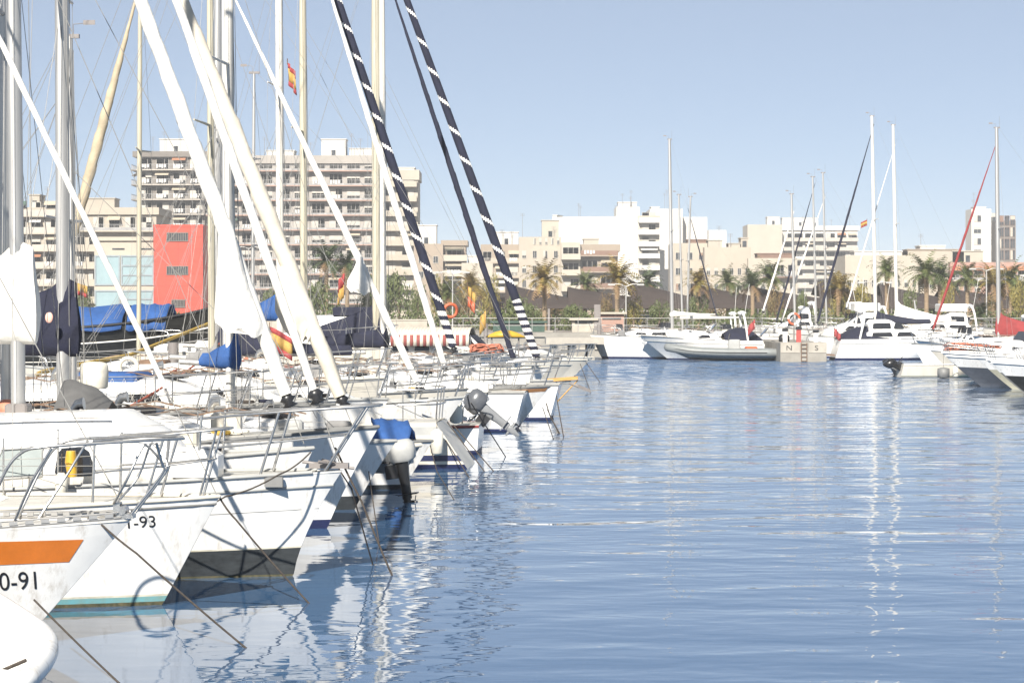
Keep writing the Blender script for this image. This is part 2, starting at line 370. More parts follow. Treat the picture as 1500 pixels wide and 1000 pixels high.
def furled(root, a, b, r, m, name='furled_sail', stripe=None, t0=.02, t1=.97, drum=True, bulge=None, n=40, flat=1., stay=True):
    """Headsail rolled on its stay from a (deck) to b (mast)."""
    a, b = V(a), V(b); d = b - a; ln = d.length
    if stay: MB().tube([a, b], .006, 5).build('forestay', wire, root)
    p = lambda t: a + d * t
    if drum:
        dr = MB(); e = d.normalized(); dr.tube([p(t0) - e * .16, p(t0) - e * .15, p(t0) - e * .1, p(t0) - e * .06, p(t0)], [.05, .1, .05, .1, .05], 10); dr.build('furling_drum', black, root)
    mb = MB()
    if stripe:
        pitch, frac, dense, pd = stripe; u = d.normalized(); e1 = u.orthogonal().normalized(); e2 = u.cross(e1); K = 14
        steps = []; t = t0; ph = 0.
        while t < t1:
            dens = pd if (t - t0) * ln < dense else pitch
            dt = dens / 14 / ln; steps.append((t, ph)); t += dt; ph += 1 / 14
        rings = [[p(t) + (e1 * math.cos(2 * math.pi * k / K) + e2 * math.sin(2 * math.pi * k / K)) * r * (.75 + .25 * math.sin(math.pi * min(1, .12 + q / len(steps)))) for k in range(K)] for q, (t, _) in enumerate(steps)]
        for i in range(len(rings) - 1):
            for k in range(K):
                fr = frac if (steps[i][0] - t0) * ln > dense else .5
                w_ = ((steps[i][1] + (k + .5) / K) % 1.) < fr
                mb.add([rings[i][k], rings[i][(k + 1) % K], rings[i + 1][(k + 1) % K], rings[i + 1][k]], [(0, 1, 2, 3)], 1 if w_ else 0, True)
        return mb.build(name, [m, white_c], root)
    u_ = d.normalized(); e1 = u_.orthogonal().normalized(); e2 = u_.cross(e1); K = 16; N = max(40, int(ln * (t1 - t0) / .07)); rings = []; wrap = random.uniform(.5, .9); ph = random.uniform(0, 6)
    for i in range(N + 1):                    # cloth wound in a spiral: each turn ends in a raised edge
        u = i / N; t = t0 + (t1 - t0) * u; prof = .62 + .5 * math.sin(math.pi * min(1, .18 + u * .9)) - .35 * u
        ring = []
        for k in range(K):
            an = 2 * math.pi * k / K; sw = ((an + ph + t * ln / wrap * 2 * math.pi) / (2 * math.pi)) % 1.
            rr = r * prof * (.93 + .15 * sw ** 2 + .05 * noise.noise((t * ln * 2.3, math.cos(an), math.sin(an) + ph)) + .04 * math.sin(u * 57 + ln))
            ring.append(p(t) + (e1 * math.cos(an) + e2 * math.sin(an)) * rr)
        rings.append(ring)
    return mb.loft(rings).build(name, m, root)

def sail_cover(root, x, z, ln, hgt, m, r=.10, front=.14, mastr=.08, droop=.12, name='sail_cover', boom=True, wide=.13):
    """Boom with the mainsail stowed under a cover: tall at the mast, tapering aft."""
    if boom: MB().tube([(x - .05, 0, z - .02), (x - ln - .35, 0, z + .02)], .05, 8).build('boom', alu, root)
    rings = []; N = 20; K = 16
    for i in range(N + 1):
        u = i / N; xx = x + front - u * (ln + front)
        hh = hgt * (1 - .72 * min(1, (u * 1.35)) ** .7) if u > .06 else hgt * (.90 + .1 * u / .06)
        w_ = (wide + mastr * .5) * (1 - .45 * u) * (.55 + .45 * min(1, u / .05))
        lo = -droop * (1 - .5 * u)
        ring = []
        for k in range(K):
            a = 2 * math.pi * k / K; wob = 1 + .12 * math.sin(u * 40 + k * 1.7) + .07 * math.sin(u * 90 + k * 3)
            zz = (1 + math.cos(a)) / 2
            ring.append(V((xx + .03 * math.sin(zz * 5 + u * 9), math.sin(a) * w_ * wob * (1.15 - .75 * zz), z + lo + (hh - lo) * zz)))
        rings.append(ring)
    return MB().loft(rings).build(name, m, root)

def sprayhood(root, h, x, m, wd=.62, hgt=.75, ln=1.2, zb=None, winm=None, name='sprayhood'):
    t = h.tx(x); z = (h.zs(t) if zb is None else zb); w_ = h.hb(t, 1) * wd; rows = []
    for i in range(9):
        u = i / 8; xx = x - ln * u; hh = hgt * math.sin(math.pi / 2 * min(1, .08 + u * 1.3)); row = []
        for k in range(13):
            a = math.pi * k / 12; row.append(V((xx, -w_ * math.copysign(abs(math.cos(a)) ** .6, math.cos(a)), z + hh * math.sin(a) ** .6)))
        rows.append(row)
    o = MB().grid(rows).build(name, m, root)
    sm_ = o.modifiers.new('thickness', 'SOLIDIFY'); sm_.thickness = .02
    return o

def mooring(label, pts, r=.018, m=None, d=.0):
    mb = MB(); pts = [V(p) for p in pts]; q = []
    for i in range(len(pts) - 1): q += sag(pts[i], pts[i + 1], d, 8)[(0 if i == 0 else 1):]
    mb.tube(q, r * .78, 6); return tag(mb.build('mooring_rope', m or rope), label, 'rope', 'mooring ropes running down into the water')
def fender(label, loc, ln=.5, r=.11, m=None, cord=.5):
    o = thing('fender', label, 'fender', loc, 0, 'fenders hung along the boats')
    prof = [(.02, .02), (.05, r * .6), (.12, r), (.5, r * 1.03), (.88, r), (.95, r * .6), (1., .03)]
    MB().tube([(0, 0, -ln * (1 - u)) for u, _ in prof], [q for _, q in prof], 12).build('fender_body', m or fenderm, o)
    MB().tube([(0, 0, -.02), (0, .02, cord)], .007, 5).build('fender_cord', rope, o); return o
def flag(label, loc, cols, wd=.5, ht=.34, pole=.9, rz=0, droop=.5, name='flag', poler=.012):
    o = thing(name, label, 'flag', loc, rz, 'flags flown from the boats')
    MB().tube([(0, 0, -pole), (0, 0, ht * .1 + .05)], poler, 6).build('flagpole', teak, o)
    rows = []; mb = MB(); N = 10; tot = sum(c[1] for c in cols); acc = 0
    for m_i, (mm, share) in enumerate(cols):
        z0, z1 = acc / tot, (acc + share) / tot; acc += share
        mb.grid([[V((wd * i / N * (1 - .2 * droop), .05 * math.sin(i * 1.1 + z * 2), -ht * z - droop * wd * (i / N) ** 1.2)) for z in (z0, (z0 + z1) / 2, z1)] for i in range(N + 1)], m_i)
    c = mb.build('cloth', [c[0] for c in cols], o); c.modifiers.new('t', 'SOLIDIFY').thickness = .006
    return o
SPAIN = ((flagr, 1), (flagy, 2), (flagr, 1))

# ------------------------------------------------------------------ water, quay, promenade ground
def water_material():
    m = bpy.data.materials.new('harbour water'); m.use_nodes = True; t = m.node_tree; b = t.nodes['Principled BSDF']; L = t.links.new
    b.inputs['Base Color'].default_value = (.046, .100, .190, 1); b.inputs['Roughness'].default_value = .015; b.inputs['IOR'].default_value = 1.333
    g = t.nodes.new('ShaderNodeNewGeometry')
    def mapn(sc, rot=0):
        q = t.nodes.new('ShaderNodeMapping'); q.inputs['Scale'].default_value = sc; q.inputs['Rotation'].default_value = (0, 0, rot); L(g.outputs['Position'], q.inputs[0]); return q
    def noi(sc, scale, det, rot=0, dist=0.):
        n = t.nodes.new('ShaderNodeTexNoise'); n.inputs['Scale'].default_value = scale; n.inputs['Detail'].default_value = det; n.inputs['Distortion'].default_value = dist; n.inputs['Roughness'].default_value = .5
        L(mapn(sc, rot).outputs[0], n.inputs['Vector']); return n.outputs['Fac']
    def math_(op, a, b_, c=None):
        q = t.nodes.new('ShaderNodeMath'); q.operation = op
        for k, v in enumerate((a, b_, c)):
            if v is None: continue
            if isinstance(v, (int, float)): q.inputs[k].default_value = v
            else: L(v, q.inputs[k])
        return q.outputs[0]
    h1 = noi((.42, 1., 1.), .62, 1, .12, .4)      # long low swell
    h2 = noi((.6, 1., 1.), 2.0, 1, -.2, .3)     # ripples
    h3 = noi((.7, 1., 1.), 6.5, 1, .3)
    patch = noi((.03, .05, 1), 1., 2)           # calm and ruffled patches
    sep = t.nodes.new('ShaderNodeSeparateXYZ'); L(g.outputs['Position'], sep.inputs[0])
    mr = t.nodes.new('ShaderNodeMapRange'); mr.interpolation_type = 'SMOOTHSTEP'; mr.inputs['From Min'].default_value = 93; mr.inputs['From Max'].default_value = 112
    mr.inputs['To Min'].default_value = 0; mr.inputs['To Max'].default_value = 1; L(sep.outputs['Y'], mr.inputs['Value'])
    calm = t.nodes.new('ShaderNodeMapRange'); calm.interpolation_type = 'SMOOTHSTEP'; L(sep.outputs['X'], calm.inputs['Value'])
    calm.inputs['From Min'].default_value = -3.2; calm.inputs['From Max'].default_value = 1.5; calm.inputs['To Min'].default_value = .3; calm.inputs['To Max'].default_value = 1.
    tot = math_('ADD', math_('MULTIPLY', h1, .040), math_('ADD', math_('MULTIPLY', h2, .014), math_('MULTIPLY', h3, .0022)))
    tot = math_('MULTIPLY', tot, math_('MULTIPLY', calm.outputs[0], math_('ADD', math_('MULTIPLY', patch, .9), .55)))
    chop = math_('MULTIPLY', math_('MULTIPLY', h3, .016), mr.outputs[0])
    tot = math_('ADD', tot, chop)
    bp = t.nodes.new('ShaderNodeBump'); bp.inputs['Strength'].default_value = 1.; bp.inputs['Distance'].default_value = 1.
    L(tot, bp.inputs['Height'])
    # cat's paws: facets too fine for a bump map at this distance tilt the normal directly
    fine = t.nodes.new('ShaderNodeTexNoise'); fine.inputs['Scale'].default_value = 2.6; fine.inputs['Detail'].default_value = 2; L(mapn((.5, 1, 1), .1).outputs[0], fine.inputs['Vector'])
    sub = t.nodes.new('ShaderNodeVectorMath'); sub.operation = 'SUBTRACT'; L(fine.outputs['Color'], sub.inputs[0]); sub.inputs[1].default_value = (.5, .5, .5)
    flat = t.nodes.new('ShaderNodeVectorMath'); flat.operation = 'MULTIPLY'; L(sub.outputs[0], flat.inputs[0]); flat.inputs[1].default_value = (1, 1, 0)
    mid = t.nodes.new('ShaderNodeMapRange'); mid.inputs['From Min'].default_value = 26; mid.inputs['From Max'].default_value = 80; mid.inputs['To Max'].default_value = .16; L(sep.outputs['Y'], mid.inputs['Value'])
    k = math_('ADD', math_('MULTIPLY', mr.outputs[0], 1.3), mid.outputs[0])
    lean = t.nodes.new('ShaderNodeVectorMath'); lean.operation = 'ADD'; L(flat.outputs[0], lean.inputs[0]); lean.inputs[1].default_value = (0, -.085, 0); flat = lean     # faces turned to the open water show, the far sides of the ripples are hidden
    sc = t.nodes.new('ShaderNodeVectorMath'); sc.operation = 'SCALE'; L(flat.outputs[0], sc.inputs[0]); L(k, sc.inputs['Scale'])
    add = t.nodes.new('ShaderNodeVectorMath'); add.operation = 'ADD'; L(bp.outputs[0], add.inputs[0]); L(sc.outputs[0], add.inputs[1])
    nrm = t.nodes.new('ShaderNodeVectorMath'); nrm.operation = 'NORMALIZE'; L(add.outputs[0], nrm.inputs[0]); L(nrm.outputs[0], b.inputs['Normal']); return m
tag(MB().grid([[(x, y, 0) for x in (-90, -30, -10, 0, 10, 30, 120)] for y in (-30, 0, 30, 60, 100, 168)], 0, False).build('water', water_material()), None, None, None, 'structure')
gm = mat('promenade paving', (.24, .21, .18), .9, .15, .5, col2=(.17, .15, .13))
tag(MB().grid([[(x, y, 1.38) for x in (-1500, -80, 0, 120, 1500)] for y in (162.3, 300, 900, 3500)], 0, False).build('ground', gm), None, None, None, 'structure')
mb = MB(); mb.box((-200, 160, -.5), (200, 162.3, 1.40)); mb.box((-200, 159.85, 1.15), (200, 162.32, 1.43)); tag(mb.build('quay', conc), None, None, None, 'structure')

# ------------------------------------------------------------------ left row of moored boats
HD = R(-4.)
def boat(name, label, cat, px, py_or_Y, rz=HD, group='boats moored in the row along the left side', Y=None):
    y = Y if Y else WL(py_or_Y); return thing(name, label, cat, (X(px, y), y, 0), rz, group), y
def lx(px, Y, X0): return X(px, Y) - X0     # local x of a picture column in the boat's centre plane
G = 'boats moored in the row along the left side'

# small white dinghy whose rounded bow fills the bottom left corner
dg_ = thing('dinghy', 'small white open dinghy with thick rolled gunwale in front of the orange striped boat', 'dinghy', (X(20, 15.4), 15.4, 0), R(-61))
hd = Hull(L=3.9, B=1.12, Fb=.50, Fs=.86, rake=.10, tr=.1, stern=.8, stemp=.8, flare=.2, full=.36, boxy=.16)
hd.mesh([(.10, 1), (1, 0)], 'hull', [gel, yellow], dg_, None)
mb = MB(); pts = [hd.pt(t / 24, 1, -1) for t in range(24, 0, -1)] + [hd.pt(0, 1, 0)] + [hd.pt(t / 24, 1, 1) for t in range(1, 25)]
mb.tube(curve(pts, 2), .075, 12); mb.build('gunwale', gel, dg_)
mb = MB(); mb.grid([[V((p.x - .1, p.y * q * .93, .20 + .12 * q * q)) for q in (-1, -.5, 0, .5, 1)] for t in range(1, 21) for p in [hd.pt(t / 20, .75, 1)]]); mb.build('floor_panel', gel, dg_)
mb = MB(); mb.grid([[V((p.x - .02, p.y * .90, z)) for z in (.24, p.z - .02)] for t in range(1, 24) for p in [hd.pt(t / 23, 1, 1)]]); mb.grid([[V((p.x - .02, -p.y * .90, z)) for z in (.24, p.z - .02)] for t in range(1, 24) for p in [hd.pt(t / 23, 1, 1)]]); mb.build('inner_lining', gel, dg_)
mb = MB(); mb.cbox((-2.5, -.62, .42), (-2.2, .62, .47), .02); mb.build('thwart', gelw, dg_)
mb = MB(); mb.tube(curve([(-.05, .1, .62), (-.4, -.25, .40), (-.8, .1, .33), (-1.2, -.3, .34)], 6), .012, 6); mb.build('painter', rope, dg_)

# boat with the orange stripe
b1, Y1 = boat('sailboat', 'white sailboat with a broad orange stripe and a number ending 20-91 on its bow', 'sailboat', 30, 945)
h = Hull(L=7.4, B=2.5, Fb=1.13, Fs=.95, rake=1.0, tr=.1, flare=.42)
h.mesh([(.04, 1), (.09, 2), (.125, 3), (1, 0)], 'hull', [gel, antired, rusty, grime], b1, deckm)
x0 = X(30, Y1)
h.patch((-1.9, -1.9, X(108, Y1) - x0, X(131, Y1) - x0, .74, .98, .755, .955), 'stripe', orange, b1)
h.text('20-91', X(-3, Y1) - x0, .52, .235, black, b1, xs=.78, shear=.06)
mb = MB()                                    # perforated toe rail
for sd_ in (-1, 1):
    pts = [h.edge(.98 - .12 * i, sd_, .01, .0) for i in range(60)]
    m_ = MB()
    for z0, z1 in ((0, .022), (.05, .066)): m_.grid([[p + V((0, 0, z0)), p + V((0, 0, z1))] for p in pts])
    for i, p in enumerate(pts[:-1]):
        q = p.lerp(pts[i + 1], .52); m_.add([p + V((0, 0, .02)), q + V((0, 0, .02)), q + V((0, 0, .052)), p + V((0, 0, .052))], [(0, 1, 2, 3)])
    o = m_.build('toe_rail', alu, b1); o.modifiers.new('t', 'SOLIDIFY').thickness = .008
cabin(b1, h, -1.7, -5.2, .38, .66, .9, .3, wins=((-2.6, -3.4, .12, .26, .1), (-3.6, -4.6, .12, .26, .1)))
zl = lambda py: Z(py, Y1)
for sd_ in (-1, 1):                          # raised bow rail: two long legs, rail, loop at the stem
    yy = sd_ * .62
    l = lambda px, py, y=None: V((X(px, Y1) - x0, yy if y is None else y, zl(py)))
    base = h.edge(X(8, Y1) - x0, sd_, .06)
    MB().tube(curve([base, l(34, 690), l(60, 657), l(95, 648), l(180, 643, yy * .75), l(250, 640, yy * .45), l(272, 641, 0)], 5), .014, 8).build('pulpit_rail', steel, b1)
    b2_ = h.edge(X(44, Y1) - x0, sd_, .06); MB().tube([b2_, l(76, 696), l(104, 650)], .0125, 8).build('pulpit_leg', steel, b1)
    b3_ = h.edge(X(172, Y1) - x0, sd_, .05)
    MB().tube(curve([b3_ + V((0, 0, .14)), l(196, 700, yy * .35), l(216, 654, yy * .25), l(224, 652, yy * .2), l(238, 668, yy * .15), l(245, 680, yy * .12), l(241, 694, yy * .1), l(198, 750, yy * .12)], 6), .0115, 8).build('pulpit_loop', steel, b1)
    MB().tube([l(241, 646, yy * .4), l(244, 682, yy * .12)], .014, 7).build('pulpit_leg', steel, b1)
mb = MB(); mb.box((.80, -.06, 1.13), (1.02, .06, 1.17)); mb.tube([(.92, -.07, 1.2), (.92, .07, 1.2)], .04, 8); mb.box((.84, -.05, 1.17), (.9, .05, 1.27)); mb.build('stemhead_fitting', steel, b1)
mast(b1, h, -3.6, 9.5, .07, zb=1.5)
MB().tube([(.93, 0, 1.2), (-3.5, 0, 9.3)], .006, 5).build('forestay', wire, b1)
guard(b1, h, (-1.1, -2.4, -3.8, -5.2, -6.6))

# boat numbered 1-93
b2, Y2 = boat('sailboat', 'white sailboat with 1-93 on its bow, teal bottom and a tall cabin with dark window', 'sailboat', 238, 885)
x0 = X(238, Y2); h2 = h = Hull(L=7.8, B=2.7, Fb=1.09, Fs=1.0, rake=.58, tr=.15, flare=.36)
h.mesh([(.035, 2), (.085, 1), (.105, 3), (.94, 0), (1, 0)], 'hull', [gel, antiteal, rusty, grime], b2, deckm)
h.text('1-93', X(196, Y2) - x0, .80, .17, black, b2, xs=.95, slope=.02)
h.rail(.93, .014, 'rub_strake', rubber, b2); h.rail(1.0, .022, 'toe_rail', gelw, b2)
cabin(b2, h, -1.6, -5.6, .30, .62, 1., .2, wins=((-2.6, -3.4, .08, .2, .08),))
pulpit(b2, h, -.55, .62, .05)
mast(b2, h, -3.9, 10.4, .08, zb=1.4)
furled(b2, (h.xs(h.Fb) - .04, 0, 1.13), (-3.85, 0, 10.2), .032, white_c, t0=.115, drum=False)
guard(b2, h, (-.5, -1.9, -3.3, -4.7, -6.2))

# boat with the grey bottom
b3, Y3 = boat('sailboat', 'large white sailboat with curved stem and dark grey bottom, nearest whole bow in the row', 'sailboat', 430, 843)
x0 = X(430, Y3); h3 = h = Hull(L=9.2, B=3.0, Fb=1.18, Fs=1.0, rake=.55, tr=.3, flare=.45, stemp=1.45)
h.mesh([(.02, 2), (.27, 1), (.285, 3), (.93, 0), (1., 0)], 'hull', [gel, antig, rusty, grime], b3, deckm)
h.rail(.86, .02, 'rub_strake', gelg, b3); h.rail(1.0, .022, 'toe_rail', gelg, b3, 0.03)
h.rail(.64, .004, 'pinstripe', rubber, b3)
pulpit(b3, h, -.9, .66, .33, .0155)
c = cabin(b3, h, -1.0, -6.4, .76, .72, .75, .3, wins=((X(164, Y3) - x0, X(106, Y3) - x0, .12, .43, .10),), round_=.16)
for sd_ in (-1, 1):
    wa, wb = X(14, Y3) - x0, X(88, Y3) - x0
    q = lambda x, z: V((x, sd_ * (h.hb(h.tx(x), 1) * .72 * (1 - .07 * z / .76) + .012), h.zs(h.tx(x)) - .03 + z))
    MB().prism([q(wa, .12), q(wb, .14), q(wb, .44), q(wa + .14, .44)], (0, -sd_ * .02, 0)).build('window', glassp, c)
    MB().tube([q(wa, .12), q(wb, .14), q(wb, .44), q(wa + .14, .44), q(wa, .12)], .013, 6).build('window_frame', gelg, c)
    MB().tube([q(X(-20, Y3) - x0, .74) + V((0, 0, .03)), q(-1.9, .72) + V((0, 0, .03))], .013, 6).build('handrail', steel, c)
xm = lx(20, Y3, x0); pos = mast(b3, h, xm, 11.9, .085, zb=1.86, lean=-.12)
sail_cover(b3, xm, Z(505, Y3) + .12, 3.6, 1.08, white_c, front=.20, wide=.17)
furled(b3, (h.xs(h.Fb) - .02, 0, 1.22), (xm - .05, 0, 11.6), .052, white_c, t0=.082)
guard(b3, h, (-.9, -2.3, -3.7, -5.2, -6.8, -8.2), .62)
mb = MB(); mb.cbox((-1.25, -.75, 1.14), (-.72, -.25, 1.46), .09); mb.build('liferaft_canister', gel, b3)
mb = MB(); mb.tube([(.3, -.14, 1.28), (.55, 0, 1.23), (.3, .14, 1.28)], .02, 6); mb.box((.18, -.05, 1.2), (.62, .05, 1.26)); mb.tube([(.1, 0, 1.27), (.68, 0, 1.2)], .018, 6); mb.build('anchor', alud, b3)
MB().box((-.25, -h.hb(h.tx(-.2), 1) - .008, 1.02), (-.05, -h.hb(h.tx(-.2), 1) + .05, 1.13)).build('vent_plate', rubber, b3)

o = tag(MB().tube([P(104, 660, Y3 - 1.12), P(104, 676, Y3 - 1.12), P(106, 698, Y3 - 1.12)], [.05, .065, .05], 10).build('life_jacket', yellow), 'yellow life jacket hung beside the dark cabin window of the white boat', 'life jacket')
fender('squat cream fender standing on deck below the yellow life jacket', P(90, 692, Y3 - 1.2), .24, .065, fenderm, .2)
mooring('dark mooring rope from the bow of the orange striped sailboat', [P(137, 757, 20.3), P(200, 810, 20.2), (X(370, 20.34), 20.34, -.05)], .013, d=.012)
mooring('weathered rope hanging from the tip of the sailboat numbered 1-93', [P(322, 729, Y2), P(345, 760, Y2), (X(459, 23.45), 23.45, -.05)], .014, d=.015)
mooring('thin dark rope running past the dinghy below the orange stripe', [P(50, 878, 19.6), (X(188, 18.3), 18.3, -.05)], .011, d=.01)
mooring('long dark rope from the roller at the tip of the grey bottomed sailboat', [P(491, 655, Y3), P(530, 735, Y3), (X(577, 25.9), 25.9, -.05)], .016, d=.01)
mooring('second dark rope from the tip of the grey bottomed sailboat', [P(486, 668, Y3 + .2), P(515, 715, Y3 + .3), (X(548, 27.), 27., -.05)], .012, d=.01)
mooring('slack dark rope looped along the side of the grey bottomed sailboat', [P(455, 662, Y3 - .5), P(408, 695, Y3 - .9), P(330, 727, Y3 - 1.3), P(275, 745, Y3 - 1.4)], .012, d=.03)
mooring('faint rope behind the grey bottomed sailboat', [P(540, 690, 30.), (X(556, 29.5), 29.5, -.05)], .010)

# generic sailing boat used for the rest of the row and for the far pontoons
def sailboat(label, px, py=None, Y=None, rz=HD, L=8.5, B=2.8, Fb=1.15, Fs=.95, rake=.75, bands=((.03, 1), (.09, 1), (1, 0)), mats=None, stemp=1.15, topx=None, group=G,
             mast_px=None, mast_top=None, mast_m=None, mast_r=.08, roll=None, roll_r=.08, roll_m=None, stripe=None, foot=None, slope=None, cover=None, cover_z=None, cover_h=.7, cover_ln=3.4, hood=None, cabin_h=.42, cabin_m=None,
             wins=True, tr=.25, rail=True, pul=True, spread=((.52, .75),), lean=-.05, far=False, zb=None, dip=.05, flare=.45, t0=.02, cover_front=.14, name='sailboat'):
    y = Y or WL(py); X0 = X(px, y); sgn = 1 if abs(rz) < 1.5 else -1
    root = thing(name, label, 'sailboat', (X0, y, 0), rz, group)
    h = Hull(L=L, B=B, Fb=Fb, Fs=Fs, rake=rake, tr=tr, stemp=stemp, flare=flare, dip=dip)
    h.mesh(bands, 'hull', mats or [gel, antinavy], root, deckm, 18 if far else 24)
    h.rail(1.0, .025, 'toe_rail', random.choice((gelg, gelg, rubber, gelw)), root)
    ws = ((-.27 * L, -.36 * L, .14, .28, .08), (-.40 * L, -.52 * L, .14, .30, .08)) if wins else ()
    cabin(root, h, -.15 * L, -.66 * L, cabin_h, .64, 1., .25, cabin_m or gel, ws)
    if pul: pulpit(root, h, -.1 * L, .6, .1)
    if rail: guard(root, h, [-.1 * L - k * .19 * L for k in range(5)], .58)
    # cockpit, tiller and stern rail
    mb = MB(); zc = h.Fs + .02
    mb.cbox((-.93 * L, -h.B * .30, zc), (-.68 * L, -h.B * .2, zc + .22), .02); mb.build('cockpit_coaming', gel, root)
    mb = MB(); mb.cbox((-.93 * L, h.B * .20, zc), (-.68 * L, h.B * .3, zc + .22), .02); mb.build('cockpit_coaming', gel, root)
    a, b_ = h.edge(-.86 * L, -1, .06, .6), h.edge(-.86 * L, 1, .06, .6)
    MB().tube(curve([a + V((0, 0, -.6)), a, V((-.98 * L, -h.B * .33, h.Fs + .62)), V((-.98 * L, h.B * .33, h.Fs + .62)), b_, b_ + V((0, 0, -.6))], 5), .016, 6).build('stern_rail', steel, root)
    pos = None
    if mast_px is not None:
        xm = sgn * lx(mast_px, y, X0); zt = mast_top if mast_top else 10.
        pos = mast(root, h, xm, zt, mast_r, mast_m or alu, zb=zb or h.zs(h.tx(xm)) + cabin_h - .05, spread=spread, lean=lean, stern=-L)
        if cover: sail_cover(root, xm, cover_z or 1.9, min(cover_ln, L + xm - .8), cover_h, cover, front=cover_front)
    if foot is not None:                      # stay and rolled headsail through picture points
        fx, fz = sgn * lx(foot[0], y, X0), Z(foot[1], y); zt = fz + (fx - xm) / slope
        bx = h.xs(h.Fb); b0 = V((fx + slope * (fz - h.Fb - .05), 0, h.Fb + .05)) if fz > h.Fb + .1 else V((fx, 0, fz))
        top = V((xm, 0, min(zt, (mast_top or 99) - .1))); top.x = xm
        tf = (fz - b0.z) / max(.1, top.z - b0.z)
        furled(root, b0, top, roll_r, roll_m or white_c, stripe=stripe, t0=max(.015, tf))
    clutter(root, h, L, cabin_h)
    if pos and not far: running(root, h, pos, xm, zt, L)
    if hood: sprayhood(root, h, -.62 * L, hood, zb=h.zs(.65) + .1)
    return root, h, y, X0

def clutter(root, h, L, ch):
    zc = lambda x: h.zs(h.tx(x)) + ch + .04
    x = -.24 * L; MB().cbox((x - .5, -.25, zc(x) - .05), (x, .25, zc(x) + .03), .02).build('hatch', glassd if random.random() < .6 else gelw, root)
    x = -.55 * L; MB().cbox((x - .6, -.32, zc(x) - .04), (x, .32, zc(x) + .05), .03).build('companion_hatch', random.choice((teak, gelg, gelw)), root)
    for sd_ in (-1, 1):
        p = V((-.74 * L, sd_ * h.B * .36, h.Fs + .1)); MB().tube([p, p + V((0, 0, .05)), p + V((0, 0, .14)), p + V((0, 0, .16))], [.08, .055, .06, .04], 10).build('winch', alu, root)
        xa = -.22 * L; pts = [V((xa - k * .35, sd_ * h.hb(h.tx(xa - k * .35), 1) * .40, zc(xa) - .0 + (.07 if k % 2 else 0.))) for k in range(7)]
        MB().tube(pts, .013, 5).build('grab_rail', teak, root)
    for k in range(3):
        p = V((-random.uniform(.08, .2) * L, random.uniform(-.3, .3), 0)); p.z = h.zs(h.tx(p.x)) + .08
        mb = MB(); mb.torus(p, random.uniform(.09, .16), .03, 'z', 12, 6); mb.build('rope_coil', random.choice((wirew, rope, ropey, wirew, navy)), root)
    p = V((-.3 * L, random.uniform(-.2, .2), zc(-.3 * L))); MB().tube([p, p + V((0, 0, .12)), p + V((.05, 0, .19)), p + V((.13, 0, .2))], [.05, .05, .06, .08], 8).build('cowl_vent', steel, root)
    if random.random() < .6:
        p = h.edge(-.62 * L, -1, .05, .38); mb = MB(); mb.torus(p, .2, .05, 'y', 18, 7, (0, 1)); mb.build('horseshoe_buoy', [random.choice((gelw, orangep, gelw)), gelw], root)
    if random.random() < .6:
        p = h.edge(-.15 * L, 1, .1, .12); MB().cbox((p.x - .22, p.y - .12, p.z - .1), (p.x + .2, p.y + .12, p.z + .2), .04).build('jerrycan', random.choice((gelw, grey_c, gelg)), root)
def running(root, h, pos, xm, zt, L):
    zb = h.zs(h.tx(xm)) + .5
    for k in range(3):
        a = V((xm + .12 + .05 * k, (-.12, .1, -.05)[k], zb)); MB().tube([a, pos(zt * (.97 - .16 * k)) + V((.06, (-.05, .05, 0)[k], 0))], .006, 4).build('halyard', wire, root)
    be = V((max(-L * .95, xm - 3.6), 0, zb + 1.1)); MB().tube([pos(zt) + V((-.1, 0, 0)), be], .005, 4).build('topping_lift', wire, root)
    for sd_ in (-1, 1):
        j = pos(zb + (zt - zb) * .45)
        for q in (.35, .7): MB().tube([j, V((xm + (be.x - xm) * q, sd_ * .12, be.z - .2))], .004, 4).build('lazy_jack', wire, root)
    MB().tube([V((h.xs(h.Fb) - .9, .3, h.Fb + .1)), pos(zt * .72)], .006, 4).build('spare_halyard', wire, root)

def loc_of(root, p):                          # a world point in a boat's own coordinates
    return Matrix.Rotation(-root.rotation_euler.z, 4, 'Z') @ (V(p) - root.location)

# the three sailboats just behind, their decks showing over the big bow
r1, h_, Y_, X_ = sailboat('white sailboat whose rolled headsail carries a big white triangular bag near the foot', 400, Y=28.3, L=8.2, Fb=1.28, foot=(420, 578), slope=.36, mast_px=3, mast_top=11.3, roll_r=.095, cabin_h=.5, rake=.5, pul=False)
a, b_ = P(330, 325, 28.3), P(386, 486, 28.3)
def clew_bag(root, pts, Y, dep, m, droop=.08, seed=0):
    """Loose cloth at the foot of a rolled sail; pts = (column, row, half width) down its length."""
    rings = []; K = 44; N = 26
    for i in range(N + 1):
        u = i / N; q = u * (len(pts) - 1); j = min(int(q), len(pts) - 2); f = q - j; a, b_ = pts[j], pts[j + 1]
        px, py, hw = [a[k] + (b_[k] - a[k]) * f for k in range(3)]; c = P(px, py, Y); hw = hw / F * Y; ring = []
        for k in range(K):
            an = 2 * math.pi * k / K; x, y = math.cos(an), math.sin(an)
            fold = .22 * u * math.sin(5 * x + seed + 2.2 * u) + .13 * u * math.sin(11 * x + 3 * u + seed) + .10 * noise.noise((x * 2, y * 2 + seed, u * 7))
            ring.append(c + V((x * hw * (1 + .05 * math.sin(u * 9 + seed)), y * dep * (.5 + .5 * u) + fold * dep * 1.1, -droop * u * x * .5 + .05 * u * math.sin(6 * x + seed))))
        rings.append(ring)
    MB().loft([[loc_of(root, p) for p in r_] for r_ in rings]).build('clew_bag', m, root)
clew_bag(r1, ((330, 322, 8), (334, 360, 15), (341, 420, 25), (349, 470, 33), (351, 485, 36)), 28.2, .13, white_c, .10, 1)
